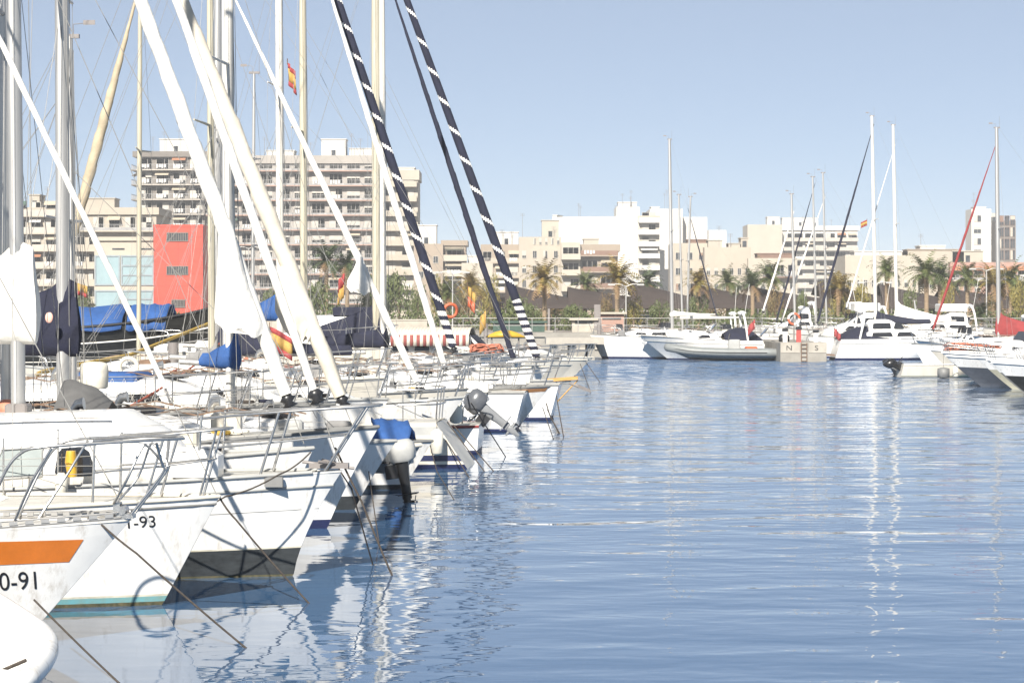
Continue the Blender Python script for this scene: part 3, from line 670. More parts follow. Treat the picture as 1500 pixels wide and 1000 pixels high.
r2, h_, Y_, X_ = sailboat('white sailboat with a tall navy sail cover bearing a round pink badge', 480, Y=31.5, L=9.6, Fb=1.38, foot=(499, 580), slope=.405, mast_px=87, mast_top=12.6, mast_r=.1, roll_r=.115, roll_m=cream_c, pul=False, cover=navy, cover_z=Z(510, 31.5), cover_h=1.0, cabin_h=.42, rake=.7, cover_front=.2)
clew_bag(r2, ((418, 390, 10), (424, 420, 20), (432, 455, 28), (438, 482, 24), (441, 495, 12)), 31.5, .13, cream_c, .06, 4)
o = MB().ball(loc_of(r2, P(72, 465, 31.5 - .20)), (.055, .03, .075), 8).build('badge', skin_pink, r2)
# grey tarpaulin and white tub on the foredeck
mb = MB(); rows = []
for i in range(13):
    u = i / 12; p0 = P(93 + 72 * u, 557 + 30 * u ** 1.5 - 5 * math.sin(u * 3), 29.6); rows.append([p0 + V((0, k * .35 - .7, -.36 * abs(k - 2) / 2 * (1 - .4 * u) + .012 * math.sin(k * 3 + i))) for k in range(5)])
tag(mb.grid(rows).build('tarpaulin', mat('tarpaulin grey', (.12, .118, .115), .85, .15, 3, bump=.01, bscale=6)), 'grey tarpaulin draped low over a foredeck beside the mast with navy cover', 'tarpaulin')
mb = MB(); p = P(138, 570, 30.5); mb.loft([[p + V((math.cos(a) * r_ * 1.0, math.sin(a) * r_, z)) for a in [2 * math.pi * k / 16 for k in range(16)]] for r_, z in ((.16, 0), (.185, .04), (.19, .30), (.17, .34), (.1, .36))])
tag(mb.build('tub', fenderm), 'round cream plastic tub standing on deck behind the grey tarpaulin', 'tub')
mb = MB(); p = P(12, 600, 27.2); mb.ball(p, (.16, .14, .13), 9); tag(mb.build('buoy', mat('buoy terracotta', (.55, .2, .12), .6, .15, 6)), 'faded terracotta mooring buoy lying on a cabin roof at the edge', 'buoy')

e0, h_, Y_, X_ = sailboat('white sailboat with VA painted on its shaded bow beside the blue tarpaulin', 520, Y=34.5, L=7.2, Fb=1.02, rake=.62, mats=[gel, antig], bands=((.03, 1), (.2, 1), (1, 0)), mast_px=101, mast_top=Z(50, 34.5), mast_r=.055, pul=False)
h_.text('VA-2', X(497, 34.5) - X_ - .25, .74, .16, black, e0, xs=.9)
# white boat under the blue tarpaulin, motor hanging at its bow side
e1, hE, YE, XE = sailboat('white sailboat with bright blue tarpaulin rolled over its foredeck', 590, 716, L=7.6, B=2.5, Fb=.80, Fs=.8, rake=.50, bands=((.05, 1), (.1, 1), (1, 0)), mats=[gel, antig], mast_px=335, mast_top=12.5, mast_m=aluw, mast_r=.085, cover=blue, cover_z=Z(532, 38.4), cover_h=.6, cover_ln=.5, stemp=1., pul=False, wins=False)
rows = []
for i in range(12):
    u = i / 11; xx = X(546, YE) - XE + u * .62; rows.append([V((xx + .05 * math.sin(k), (k - 4) / 4 * .62 * (1 - .25 * u), .70 + .44 * (1 - ((k - 4) / 4) ** 2 * .95) * (1 - .12 * u) + .03 * math.sin(i * 1.7 + k * 2.1))) for k in range(9)])
o = MB().grid(rows).build('tarpaulin_cover', blue, e1); o.modifiers.new('t', 'SOLIDIFY').thickness = .03
rows = []
for i in range(8):
    u = i / 7; rows.append([V((X(572, YE) - XE + u * .3, -.66 - .02 * k + .05 * math.sin(k * 1.3 + i), .78 - k * .1 - .02 * i)) for k in range(5)])
o = MB().grid(rows).build('tarpaulin_flap', blue, e1); o.modifiers.new('t', 'SOLIDIFY').thickness = .02
tn = thing('tender', 'pale grey tender hung before the blue tarpaulin with black outboard leg in the water', 'dinghy', (X(598, 36.2), 36.2, .52), R(-6))
ht = Hull(L=2.3, B=1.15, Fb=.34, Fs=.3, rake=.2, tr=.02, stern=.85, flare=.5, boxy=.3)
ht.mesh([(.1, 0), (1, 0)], 'hull', [gelg], tn, None); ht.rail(1, .035, 'gunwale', gelw, tn)
MB().grid([[V((p.x - .05, p.y * q * .9, .14)) for q in (-1, 0, 1)] for t in range(1, 15) for p in [ht.pt(t / 14, .6, 1)]]).build('floor_panel', gelg, tn)
outboard(tn, (-.05, -.42, .02), 8, .80, gelg, engb)
mooring('thin line from the bow under the blue tarpaulin', [P(629, 648, YE), P(640, 690, YE), (X(668, 36.), 36., -.03)], .012)

# sailboat lying stern out, pale scooped transom
yf = 44.2; xf = X(692, yf)
f1 = thing('sailboat', 'cream sailboat lying stern out with navy boot stripes and sloping pale transom', 'sailboat', (xf - 8.6, yf, 0), R(180 - 4 + 0), G)
f1.location = (xf - 8.6 * 1, yf + .6, 0)
hf = Hull(L=8.6, B=2.7, Fb=1.0, Fs=.86, rake=.7, tr=-.58, stern=.72, flare=.4, dip=.03)
hf.mesh([(.10, 1), (.17, 0), (.30, 1), (.74, 0), (.92, 2), (1, 0)], 'hull', [gelw, antinavy, gelg], f1, deckm, 26, 0)
cabin(f1, hf, -2., -6., .4, .62, .9, .3, gelw, ((-2.8, -3.8, .12, .28, .1), (-4.2, -5.2, .12, .28, .1)))
guard(f1, hf, (-1., -2.6, -4.2, -5.8, -7.4)); pulpit(f1, hf, -.9)
a, b_ = hf.edge(-7.3, -1, .06), hf.edge(-7.3, 1, .06)
for k, hh in enumerate((.62, .34)):
    MB().tube(curve([a + V((0, 0, hh)), V((-8.0, -.85, .86 + hh)), V((-8.0, .85, .86 + hh)), b_ + V((0, 0, hh))], 5), .016, 6).build('stern_rail', steel, f1)
for y_ in (-.85, -.3, .3, .85): MB().tube([(-7.95, y_, .84), (-8.0, y_, 1.48)], .015, 6).build('stern_rail_post', steel, f1)
for i, (u0, v0, u1, v1) in enumerate(((655, 618, 712, 690), (664, 622, 726, 690), (650, 640, 690, 700), (690, 590, 742, 668))):
    mooring(('first', 'second', 'third', 'fourth')[i] + ' of the parallel lines slanting into the water at the sloping pale transom', [P(u0, v0, 43.5), (X(u1, WL(v1)), WL(v1), -.04)], .014, d=.0)
mb = MB()
for k in range(7): mb.tube([P(668 + k * 3.2, 640 - k * 7, 43.4), P(676 + k * 3.2, 633 - k * 7, 43.4)], .012, 5)
mb.tube([P(668, 642, 43.4), P(690, 590, 43.4)], .014, 5); mb.tube([P(676, 642, 43.4), P(698, 590, 43.4)], .014, 5); mb.build('ladder', steel).parent = f1
bpy.context.view_layer.update(); f1.children[-1].matrix_parent_inverse = f1.matrix_world.inverted()

# small motorboat with the big grey outboard tilted up
yg = 48.5; xg = X(703, yg)
g1 = thing('motorboat', 'small white motorboat with a big grey outboard motor tilted up over the water', 'motorboat', (xg - 5.2, yg, 0), R(177), G)
hg = Hull(L=5.2, B=2.0, Fb=.85, Fs=.62, rake=.7, tr=.05, stern=.88, flare=.5)
hg.mesh([(.08, 1), (.16, 1), (.8, 0), (1, 0)], 'hull', [gel, antinavy], g1, deckm, 20)
hg.rail(.95, .03, 'rub_strake', redc, g1); cabin(g1, hg, -1.0, -2.9, .5, .7, .9, .05, gel, ((-1.8, -2.5, .18, .36, .1),))
outboard(g1, (-5.32, 0, .86), -0, .92).rotation_euler = (0, R(-52), R(180))
mb = MB(); mb.tube(curve([(-4.9, -.8, .65), (-4.95, -.78, 1.15), (-4.95, .78, 1.15), (-4.9, .8, .65)], 5), .018, 6); mb.build('stern_rail', steel, g1)
mb = MB(); mb.cbox((-4.3, -.35, .6), (-3.7, .35, 1.0), .04); mb.build('console', gelg, g1)

# white boat with the brown sheer stripe
k1, hk, Yk, Xk = sailboat('white sailboat with a brown sheer stripe and faint blue registration, bow out over the water', 760, 627, L=9., B=2.9, Fb=1.06, Fs=.9, rake=.82, bands=((.04, 1), (.10, 1), (.80, 0), (1, 0)), mats=[gel, antinavy], mast_px=443, mast_top=13.2, mast_m=alucream, mast_r=.1, foot=(651, 535), slope=.283, roll_r=.085, stemp=1.1, cover=white_c, cover_z=2.05, cover_h=.5)
hk.patch((X(676, Yk) - Xk, X(676, Yk) - Xk, X(800, Yk) - Xk - .02, X(804, Yk) - Xk - .02, .80, .90, .93, 1.02), 'sheer_stripe', brown, k1)
hk.text('7ª-AT-3-98', X(722, Yk) - Xk, .66, .15, mat('registration blue', (.10, .14, .34), .5), k1, xs=1.0, slope=.06)
mooring('thin line hanging from the bow with the brown sheer stripe', [P(800, 590, Yk - 1), P(806, 610, Yk - 1), (X(822, 55.5), 55.5, -.04)], .02)
mooring('second thin line at the bow with the brown sheer stripe', [P(795, 597, Yk - .6), (X(812, 53.), 53., -.04)], .016)
# boats further along with the striped rolls
l1, hl, Yl, Xl = sailboat('sailboat with a short wooden bowsprit and the rightmost navy roll spiralled in white', 795, Y=66., L=9.5, Fb=.98, rake=.5, mast_px=560, mast_top=15.2, mast_m=aluw, mast_r=.09, foot=(786, 522), slope=.365, roll_m=navy, roll_r=.13, stripe=(.9, .12, 1.7, .22), bands=((.05, 1), (1, 0)), cover=navy, cover_z=2., cover_h=.5)
mb = MB(); mb.prism([(.1, -.16, .93), (1.0, -.10, 1.0), (1.0, .10, 1.0), (.1, .16, .93)], (0, 0, .09)); mb.tube([(1.0, 0, .98), (.35, 0, .3)], .02, 6); mb.build('bowsprit', mat('varnished bowsprit', (.52, .30, .09), .4, .2, 5, stretch=(1, 6, 6)), l1)
mb = MB(); mb.tube([(.75, 0, .9), (1.25, 0, .70)], .035, 6); mb.prism([(1.0, -.16, .86), (1.35, 0, .72), (1.0, .16, .86)], (.02, 0, -.1)); mb.build('anchor', alud, l1)
l2, *_ = sailboat('white sailboat with a plain dark navy roll behind the yellow kayak', 770, Y=73., L=9.2, Fb=1.2, mast_px=551, mast_top=16.2, mast_m=alucream, mast_r=.16, foot=(752, 525), slope=.33, roll_m=navy, roll_r=.095, cover=navy, cover_z=Z(512, 73) + .1, cover_h=1.6, hood=navy, cover_front=.25)
l3, *_ = sailboat('white sailboat with blue sail cover and the left navy roll spiralled in white', 690, Y=60., L=9., Fb=1.2, mast_px=408, mast_top=15.6, mast_m=aluw, mast_r=.105, foot=(664, 508), slope=.33, roll_m=navy, roll_r=.12, stripe=(.82, .12, 1.0, .25), cover=blue, cover_ln=1.0, cover_z=Z(470, 60) + .1, cover_h=.95, hood=navy, cover_front=.18)
l4, hq, Yq, Xq = sailboat('white sailboat with a small white triangular flap on its rolled headsail', 625, Y=46.5, L=8.6, Fb=1.22, mast_px=307, mast_top=11.6, mast_m=alucream, mast_r=.075, foot=(612, 562), slope=.478, roll_r=.075, cover=grey_c, cover_ln=.5, cover_z=2.0, cover_h=.4)
clew_bag(l4, ((528, 376, 3), (526, 395, 8), (525, 415, 15), (525, 427, 18)), 46.3, .10, white_c, .12, 2)
l5, *_ = sailboat('white sailboat with red boot stripe moored behind the rolled headsails', 530, Y=52., L=8., Fb=1.45, Fs=1.3, rake=.5, bands=((.45, 1), (.6, 1), (1, 0)), mats=[gelw, antired], mast_px=328, mast_top=13.5, mast_m=alu, mast_r=.07, dip=.0)
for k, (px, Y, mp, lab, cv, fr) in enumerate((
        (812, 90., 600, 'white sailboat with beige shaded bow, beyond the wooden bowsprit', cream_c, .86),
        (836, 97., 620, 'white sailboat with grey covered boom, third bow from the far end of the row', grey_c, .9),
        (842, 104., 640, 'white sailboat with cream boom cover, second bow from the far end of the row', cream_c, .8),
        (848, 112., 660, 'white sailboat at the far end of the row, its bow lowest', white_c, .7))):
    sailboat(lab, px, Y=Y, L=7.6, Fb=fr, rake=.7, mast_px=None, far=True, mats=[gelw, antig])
for k, (px, Y, lab) in enumerate(((735, 80., 'white sailboat without mast between the striped roll and the yellow kayak'), (700, 69., 'white sailboat with lowered mast near the orange lifejackets'), (655, 55., 'white sailboat with empty foredeck beside the boat with brown stripe'))):
    r_, hh_, *_ = sailboat(lab, px, Y=Y, L=7.8, Fb=1.1, rake=.5, far=True, mats=[gelw, antinavy])
# lines of ropes at the far bows
for i, (u0, v0, u1, v1, lab) in enumerate(((858, 530, 880, 560, 'thin pair rope at the far end bow'), (850, 533, 866, 575, 'thin rope crossing the beige shaded bow'), (815, 580, 826, 640, 'thin rope falling below the wooden bowsprit'), (802, 600, 820, 635, 'short rope beside the wooden bowsprit rope'))):
    mooring(lab, [P(u0, v0, WL(v1) + 2), (X(u1, WL(v1)), WL(v1), -.04)], .018)

# ------------------------------------------------------------------ beyond the row: pontoon, black vessel, awning boat
pz = .55
def pontoon(label, x0, y0, x1, y1, wd=2.2, z=.55, piles=6):
    a, b_ = V((x0, y0, 0)), V((x1, y1, 0)); d = (b_ - a).normalized(); q = V((-d.y, d.x, 0)) * wd / 2
    o = thing('pontoon', label, 'pontoon', a)
    MB().prism([p - a for p in (a - q, a + q, b_ + q, b_ - q)], (0, 0, .0)).build('x', conc, o) if False else None
    mb = MB(); mb.prism([p - a + V((0, 0, z - .12)) for p in (a - q, a + q, b_ + q, b_ - q)], (0, 0, .12)); mb.build('deck', concp, o)
    mb = MB(); mb.prism([p - a + V((0, 0, -.3)) for p in (a - q * .9, a + q * .9, b_ + q * .9, b_ - q * .9)], (0, 0, z + .18)); mb.build('float', conc, o)
    for k in range(piles):
        p = a.lerp(b_, (k + .5) / piles) - a + q * 1.15
        MB().tube([p + V((0, 0, -1)), p + V((0, 0, 2.1))], .14, 10).build('pile', alud, o)
    return o
pontoon('long pale pontoon at the sterns of the left row of boats', -11.2, 18, -2.8, 122)
pontoon('pale cross pontoon in front of the quay, behind the motorboats', -20, 148.5, 46, 149.5, 2.4, .6, 9)

bk = thing('fishing_vessel', 'large black hulled wooden vessel with high bow and blue tarpaulins over its deck', 'ship', (X(318, 76), 76, 0), R(-3))
hb_ = Hull(L=17, B=4.6, Fb=3.40, Fs=2.40, sp=8., rake=1.0, tr=.6, flare=.5, dip=.1, stemp=1.3, stern=.7)
hb_.mesh([(.1, 1), (.93, 0), (1, 0)], 'hull', [blackhull, antired], bk, deckg, 30)
hb_.rail(1.0, .05, 'cap_rail', black, bk); hb_.rail(.78, .028, 'rub_strake', wirew, bk, .02); hb_.rail(.66, .02, 'rub_strake', grey_c, bk, .02); hb_.rail(.55, .016, 'rub_strake', wirew, bk, .02)
for k, (xa, xb, hh) in enumerate(((-1.5, -2.7, .72), (-2.85, -6.9, .70))):
    rows = []
    for i in range(14):
        u = i / 13; x = xa + (xb - xa) * u; t = hb_.tx(x); hw = hb_.hb(t, 1) * 1.02; z = hb_.zs(t)
        rows.append([V((x, q * hw, min(z, 2.45) - .02 + hh * (1 - abs(q) ** 3) + (.05 * math.sin(i * 1.3 + q * 4)) - (.10 if abs(q) == 1 else 0))) for q in (-1, -.8, -.4, 0, .4, .8, 1)])
    o = MB().grid(rows).build('deck_tarpaulin', blue, bk); o.modifiers.new('t', 'SOLIDIFY').thickness = .03
mb = MB(); mb.cbox((-10.8, -1.4, 1.9), (-8.4, 1.4, 3.3), .08); c = mb.build('deckhouse', gel, bk)
for k in range(3): MB().box((-10.6 + k * .75, -1.415, 2.8), (-10.1 + k * .75, -1.38, 3.2)).build('window', glassd, c)
MB().tube([(-5.2, 0, 2.2), (-5.2, 0, 13.)], .11, 10).build('mast', alucream, bk)
MB().tube([(-11.2, 0, 2.2), (-9.2, 0, 14)], .16, 10).build('derrick_boom', tan_c, bk)
for px, u in ((215, 0), (240, 1), (265, 0)):
    pass
tag(MB().tube([P(305, 474, 70), P(190, 520, 60), P(60, 545, 48), P(15, 580, 36)], .05, 8).build('hawser', ropey), 'thick yellow hawser slanting down from the bow of the black vessel', 'rope')
tag(MB().tube(sag(P(340, 484, 64), P(178, 602, 33), .15), .022, 6).build('hawser', ropeo), 'orange rope stretched down to the left from the high black bow', 'rope')
tag(MB().tube(sag(P(338, 488, 64), P(250, 545, 50), .12), .03, 6).build('hawser', ropeo), 'second orange rope below the long orange rope at the black bow', 'rope')
tag(MB().tube(sag(P(345, 505, 62), P(190, 545, 48), .1), .02, 6).build('hawser', wirew), 'white rope stretched across the black hull beneath the yellow hawser', 'rope')
# sail leaning the other way, with a tan rolled headsail; boats on the pontoon's other side
so_, *_ = sailboat('cream sailboat beyond the pontoon with a tan rolled headsail leaning to the left', 60, Y=66., rz=R(176), L=9, Fb=1.4, mast_px=205, mast_top=13.0, mast_m=alucream, mast_r=.07, group='boats on the far side of the pontoon', far=True, foot=(108, 345), slope=.27, roll_m=tan_c, roll_r=.15, mats=[gelw, antinavy])
sailboat('white sailboat beyond the pontoon with grey mast seen beside the red tower', 230, Y=58., rz=R(176), L=9, Fb=1.3, mast_px=318, mast_top=12.4, mast_r=.11, cover=navy, cover_z=1.9, group='boats on the far side of the pontoon', far=True)
sailboat('white and red hulled sailboat beyond the pontoon below the navy covers', 545, Y=70., L=7, B=2.4, Fb=1.85, Fs=1.7, rake=.6, bands=((.62, 0), (.76, 1), (1, 0)), mats=[gelw, antired], group='boats on the far side of the pontoon', far=True, mast_px=None, dip=0, cabin_h=.3)
sailboat('white sailboat beyond the pontoon with two pairs of spreaders on a thin mast', 330, Y=64., rz=R(176), L=9, Fb=1.3, mast_px=370, mast_top=9.5, mast_r=.05, group='boats on the far side of the pontoon', far=True, spread=((.4, .8), (.7, .6)))
for k, (px, Y, lab) in enumerate(((120, 38, 'white sailboat with guard wires and netting right behind the grey tarpaulin'), (250, 41, 'white sailboat whose long dark window band shows below the black vessel'), (330, 43.5, 'white sailboat with wire netting along its rails under the white bag'))):
    r_, hh_, yy_, xx_ = sailboat(lab, px + 200, Y=Y, L=9, B=2.9, Fb=1.30, Fs=1.2, rake=.5, mast_px=None, cover=None, dip=0., cabin_h=.5, mats=[gel, antinavy])
    hh_.patch((-6, -6, -.9, -.7, .95, 1.09, 1.0, 1.13), 'window_band', rubber, r_)
    if k != 1:
        for sd_ in (-1, 1):
            mb = MB()
            for i in range(26):
                for s2 in (.22, -.22):
                    x = -.9 - .22 * i; x2 = min(x + s2, -.8); a = hh_.edge(x, sd_, .06, .03); b_ = hh_.edge(x2, sd_, .06, .55); mb.tube([a, b_], .004, 3)
            mb.build('rail_netting', wirew, r_)
    if k == 1:
        MB().cbox((-4.2, -.7, 1.55), (-2.9, .7, 1.86), .06).build('deck_locker', blue, r_)
aw = thing('motor_yacht', 'white motor yacht with red and white striped awning and navy windscreen cover', 'motor yacht', (X(735, 88), 88, 0), R(-4), 'boats on the far side of the pontoon')
ha = Hull(L=8.6, B=3.2, Fb=1.25, Fs=1.1, rake=1., flare=.5); ha.mesh([(.1, 1), (1, 0)], 'hull', [gel, antinavy], aw, deckm, 20)
cabin(aw, ha, -1.6, -4.6, .8, .75, 1.2, .2, gel, ((-2.6, -3.2, .3, .6, .1), (-3.4, -4.2, .3, .6, .1)))
mb = MB(); rows = []; ax0, ax1 = X(692, 88) - X(735, 88), X(578, 88) - X(735, 88)
for i in range(25):
    x = ax0 + (ax1 - ax0) * i / 24; rows.append([V((x, q * 1.5, 2.05 + .28 * (1 - q * q) - (.42 if e else 0))) for q, e in ((-1, 1), (-1, 0), (-.5, 0), (0, 0), (.5, 0), (1, 0), (1, 1))])
for i in range(24):
    mb.grid([rows[i][1:6], rows[i + 1][1:6]], 0)
    for q in (0, 5): mb.grid([rows[i][q:q + 2], rows[i + 1][q:q + 2]], i % 2)
o = mb.build('awning', [cream_c, mat('faded red stripe', (.26, .07, .06), .85, .1, 4)], aw); o.modifiers.new('t', 'SOLIDIFY').thickness = .015
for x in (ax0 + .05, (ax0 + ax1) / 2, ax1 - .05):
    for y_ in (-1.45, 1.45): MB().tube([(x, y_ * .9, 1.0), (x, y_, 2.05)], .02, 6).build('awning_pole', steel, aw)
mb = MB(); mb.prism([(ax0, -1.2, 1.98), (ax0 + .75, -1.0, 1.3), (ax0 + .75, 1.0, 1.3), (ax0, 1.2, 1.98)], (.06, 0, .05)); mb.build('windscreen_cover', navy, aw)
for y_ in (-1.23, 1.2): MB().prism([(ax0 + .02, y_, 2.0), (ax0 + .8, y_, 1.28), (ax0 + .72, y_, 1.22), (ax0 - .08, y_, 1.95)], (0, .04, 0)).build('windscreen_frame', gel, aw)
hb2 = thing('motor_yacht', 'white motor yacht with rounded white roof behind the striped awning boat', 'motor yacht', (X(640, 96), 96, 0), R(-4), 'boats on the far side of the pontoon')
h_ = Hull(L=9, B=3.2, Fb=1.4, Fs=1.2, rake=1.); h_.mesh([(.1, 1), (1, 0)], 'hull', [gel, antinavy], hb2, deckm, 18)
cabin(hb2, h_, -1.2, -5.6, 1.55, .8, 1.0, .2, gel, ((-1.9, -2.8, .8, 1.3, .2), (-3., -4.2, .8, 1.3, .1)), round_=.3)
MB().cbox((-4.2, -1, 2.75), (-2.2, 1, 3.1), .05).build('flybridge_cover', navy, hb2)
ky = thing('kayak', 'bright yellow kayak lying upside down beside the plain navy roll', 'kayak', P(740, 487, 86), R(-2))
rings = []
for i in range(17):
    u = i / 16; hw = .34 * math.sin(math.pi * min(max(u, .02), .98)) ** .7; rings.append([V((-.72 + 1.44 * u, math.cos(2 * math.pi * k / 10) * hw, -.15 + max(-.05, math.sin(2 * math.pi * k / 10)) * hw * .75 - .05 * abs(u - .5))) for k in range(10)])
MB().loft(rings).build('kayak_hull', yellow, ky)
mb = MB(); mb.tube([(-.5, 0, -.2), (-.5, 0, -1.1)], .03, 6); mb.build('stand', alud, ky); MB().tube([(.5, 0, -.2), (.5, 0, -1.1)], .03, 6).build('stand', alud, ky)
mb = MB(); mb.torus((0, 0, 0), .24, .06, 'y', 20, 8, (0, 1)); o = mb.build('lifebuoy', [orangep, orangep]); o.location = P(660, 455, 84)
tag(o, 'orange horseshoe lifebuoy above the striped awning', 'lifebuoy'); o.rotation_euler = (.2, .3, .3)
mb = MB()
for k in range(46): mb.tube(curve([(random.uniform(-.5, .5), random.uniform(-.25, .25), random.uniform(-.15, .13)) for _ in range(4)], 4), .022, 5)
netcol = mat('faded orange net', (.45, .16, .10), .9, .2, 8)
o = mb.build('net_bundle', netcol); o.location = P(712, 510, 70); tag(o, 'faded orange bundle of netting on deck left of the navy roll', 'netting')
flag('Spanish striped flag hung from the mast top left of the pale mast', P(421, 92, 60) + V((0, 0, .0)), SPAIN, .35, .55, .05, R(-30), .9)
flag('Spanish striped flag hanging below the blue sail cover', P(395, 478, 57), SPAIN, .62, .55, .1, R(10), .5)
flag('orange and yellow flag on a slanting pole above the striped awning boat', P(685, 418, 84), ((flagy, 1), (orangep, 1)), .35, .75, .7, R(20), .9)
flag('small yellow flag on a thin pole right of the striped awning boat', P(712, 455, 80), ((flagy, 1),), .3, .6, .6, R(160), .9)
flag('yellow and red flag beside the tall navy sail cover', P(111, 414, 40), ((flagy, 2), (flagr, 1)), .22, .2, .6, R(0), .3)
flag('small red flag at the mast foot behind the white triangular flap', P(505, 400, 60), ((flagr, 1), (flagy, 1)), .25, .6, .5, R(160), .9)
fender('white fender hung at the side of the cream stern out sailboat', P(640, 628, 43.), .5, .12)
fender('white fender hanging on the boat with the orange outboard bracket', P(668, 585, 47.), .5, .13)

# ------------------------------------------------------------------ motorboats on the far pontoon
GF = 'motorboats moored along the far pontoon'
def cruiser(label, px0, px1, Y, flip=False, Fb=1.5, Fs=1.2, B=3.4, sup=1., kind='cruiser', bands=((.06, 1), (1, 0)), mats=None, cover=None, arch=True, group=GF, rake=1.6, rz=None, stripe=None):
    """Motor cruiser seen side on; bow at px0 side unless flip."""
    a, b_ = X(px0, Y), X(px1, Y); L = b_ - a
    root = thing('motor_cruiser', label, 'motor yacht', ((a + rake * .9) if not flip else (b_ - rake * .9), Y, 0), (R(180) if not flip else 0) + (rz or 0), group)
    h = Hull(L=L - rake, B=B, Fb=Fb, Fs=Fs, rake=rake, tr=-.35, stern=.88, flare=.55, boxy=.18, full=.45, dip=0); L = L - rake
    h.mesh(bands, 'hull', mats or [gel, antinavy], root, deckm, 22); h.rail(.8, .03, 'rub_strake', gelg, root); h.rail(1, .03, 'toe_rail', steel, root, .02, .6)
    pulpit(root, h, -.25 * L, .5, -.1)
    if kind in ('cruiser', 'fly'):
        c = cabin(root, h, -.16 * L, -.74 * L, .55, .82, 1.6, .1, gel, ((-.34 * L, -.5 * L, .16, .42, .3), (-.53 * L, -.7 * L, .16, .42, .1)))
        c2 = cabin(root, h, -.34 * L, -.72 * L, 1.15 * sup, .66, 1.5, .12, gel, ((-.43 * L, -.52 * L, .62, .98, .3), (-.54 * L, -.69 * L, .62, .98, .05)), name='wheelhouse')
        if kind == 'fly':
            mb = MB(); z = h.zs(.5) + 1.15 * sup; mb.cbox((-.72 * L, -B * .28, z), (-.46 * L, B * .28, z + .5), .06); mb.build('flybridge', gel, root)
    else:
        cabin(root, h, -.14 * L, -.5 * L, .42, .74, 1.7, .08, gel, ((-.28 * L, -.42 * L, .14, .3, .3),))
        z = h.zs(.45) + .36
        mb = MB(); rows = [[V((-.40 * L - .5 * k / 4, y_ * B * .33, z + .55 * k / 4)) for y_ in (-1, -.6, 0, .6, 1)] for k in range(5)]
        o = mb.grid(rows).build('windscreen', glassd, root); o.modifiers.new('t', 'SOLIDIFY').thickness = .02
        MB().tube([r[0] for r in rows][-1:] + rows[-1][1:], .025, 6).build('windscreen_frame', steel, root)
    if arch:
        z = h.Fs; pts = [(-.80 * L, -B * .4, z), (-.76 * L, -B * .38, z + 1.5), (-.76 * L, B * .38, z + 1.5), (-.80 * L, B * .4, z)]
        MB().tube(curve(pts, 4), .07, 8).build('radar_arch', gel, root)
        mb = MB(); mb.tube([(-.76 * L, 0, z + 1.5), (-.76 * L, 0, z + 1.62), (-.76 * L, 0, z + 1.7), (-.76 * L, 0, z + 1.78)], [.1, .28, .28, .1], 12); mb.build('radar_dome', gel, root)
        MB().tube([(-.77 * L, B * .3, z + 1.5), (-.82 * L, B * .3, z + 3.4)], .012, 5).build('antenna', gel, root)
    if cover:
        rows = []
        for i in range(10):
            u = i / 9; xx = -.56 * L - u * .40 * L; hh = .75 * math.sin(math.pi * min(1, .12 + u * .9)) ** .6; rows.append([V((xx, B * .42 * q, h.Fs + .03 + hh * (1 - abs(q) ** 2.5))) for q in (-1, -.9, -.5, 0, .5, .9, 1)])
        o = MB().grid(rows).build('cockpit_cover', cover, root); o.modifiers.new('t', 'SOLIDIFY').thickness = .02
    mb = MB(); mb.box((-L - .55, -B * .36, .28), (-L - .0, B * .36, .36)); mb.build('swim_platform', teak, root)
    return root, h, L
sailboat('white sailing yacht at the far pontoon with the tall mast left of the grey inflatable', 882, Y=142.6, rz=R(180), L=7.4, B=2.9, Fb=1.5, Fs=1.35, rake=.75, bands=((.10, 1), (1, 0)), mats=[gel, antinavy], mast_px=985, mast_top=Z(204, 142.6), mast_r=.12, group=GF, far=True, cover=white_c, cover_h=.3, cover_z=2.7, stemp=1., lean=.18, foot=None)
cruiser('white sports motorboat with navy cockpit cover behind the grey inflatable', 940, 1125, 140.2, Fb=1.45, Fs=1.15, kind='open', cover=navy, rake=1.8)
cruiser('white motor cruiser with navy aft cover, longest boat at the far pontoon', 1420, 1212, 139.) if False else cruiser('white motor cruiser with navy aft cover, longest boat at the far pontoon', 1214, 1440, 139., flip=True, Fb=1.45, Fs=1.25, kind='cruiser', cover=navy, rake=1.9, mats=[gel, antinavy], bands=((.12, 1), (1, 0)))
cruiser('tall white flybridge yacht behind the N and S pier', 1150, 1330, 147., Fb=1.9, Fs=1.5, kind='fly', sup=1.15)
cruiser('white hardtop yacht with long white roof behind the second row', 1270, 1460, 152.2, Fb=1.9, Fs=1.6, kind='fly', sup=1.05)
cruiser('broad white yacht with long flat superstructure behind the ensigns', 1085, 1215, 155., Fb=2., Fs=1.8, kind='cruiser', sup=1.2)
cruiser('low white cabin boat behind the blue canvas at the pontoon end', 900, 1010, 153., Fb=1.3, kind='cruiser', arch=False)
cruiser('white cabin boat half hidden behind the tall pair of thin masts', 1000, 1090, 153.5, Fb=1.3, Fs=1.1, kind='cruiser', arch=True)
cruiser('white yacht at the right edge of the far pontoon beyond the red sail cover', 1430, 1560, 151., Fb=1.9, Fs=1.6, kind='cruiser', sup=1.2)
cruiser('low white speedboat tucked behind the stern of the grey inflatable', 1068, 1142, 143.5, Fb=1.1, Fs=.9, kind='open', arch=False, rake=1.2, B=2.4)
cruiser('white cabin boat with navy cover between the short mast and the red fuel pump', 1105, 1190, 158., Fb=1.7, Fs=1.5, kind='cruiser', cover=navy)
cruiser('white flybridge boat in the gap right of the close pair of masts', 1185, 1275, 160., Fb=2.1, Fs=1.8, kind='fly')
cruiser('white cabin boat in front of the hardtop yacht with its bow to the left', 1345, 1440, 128., Fb=1.3, Fs=1.1, kind='cruiser', arch=False, B=2.8)
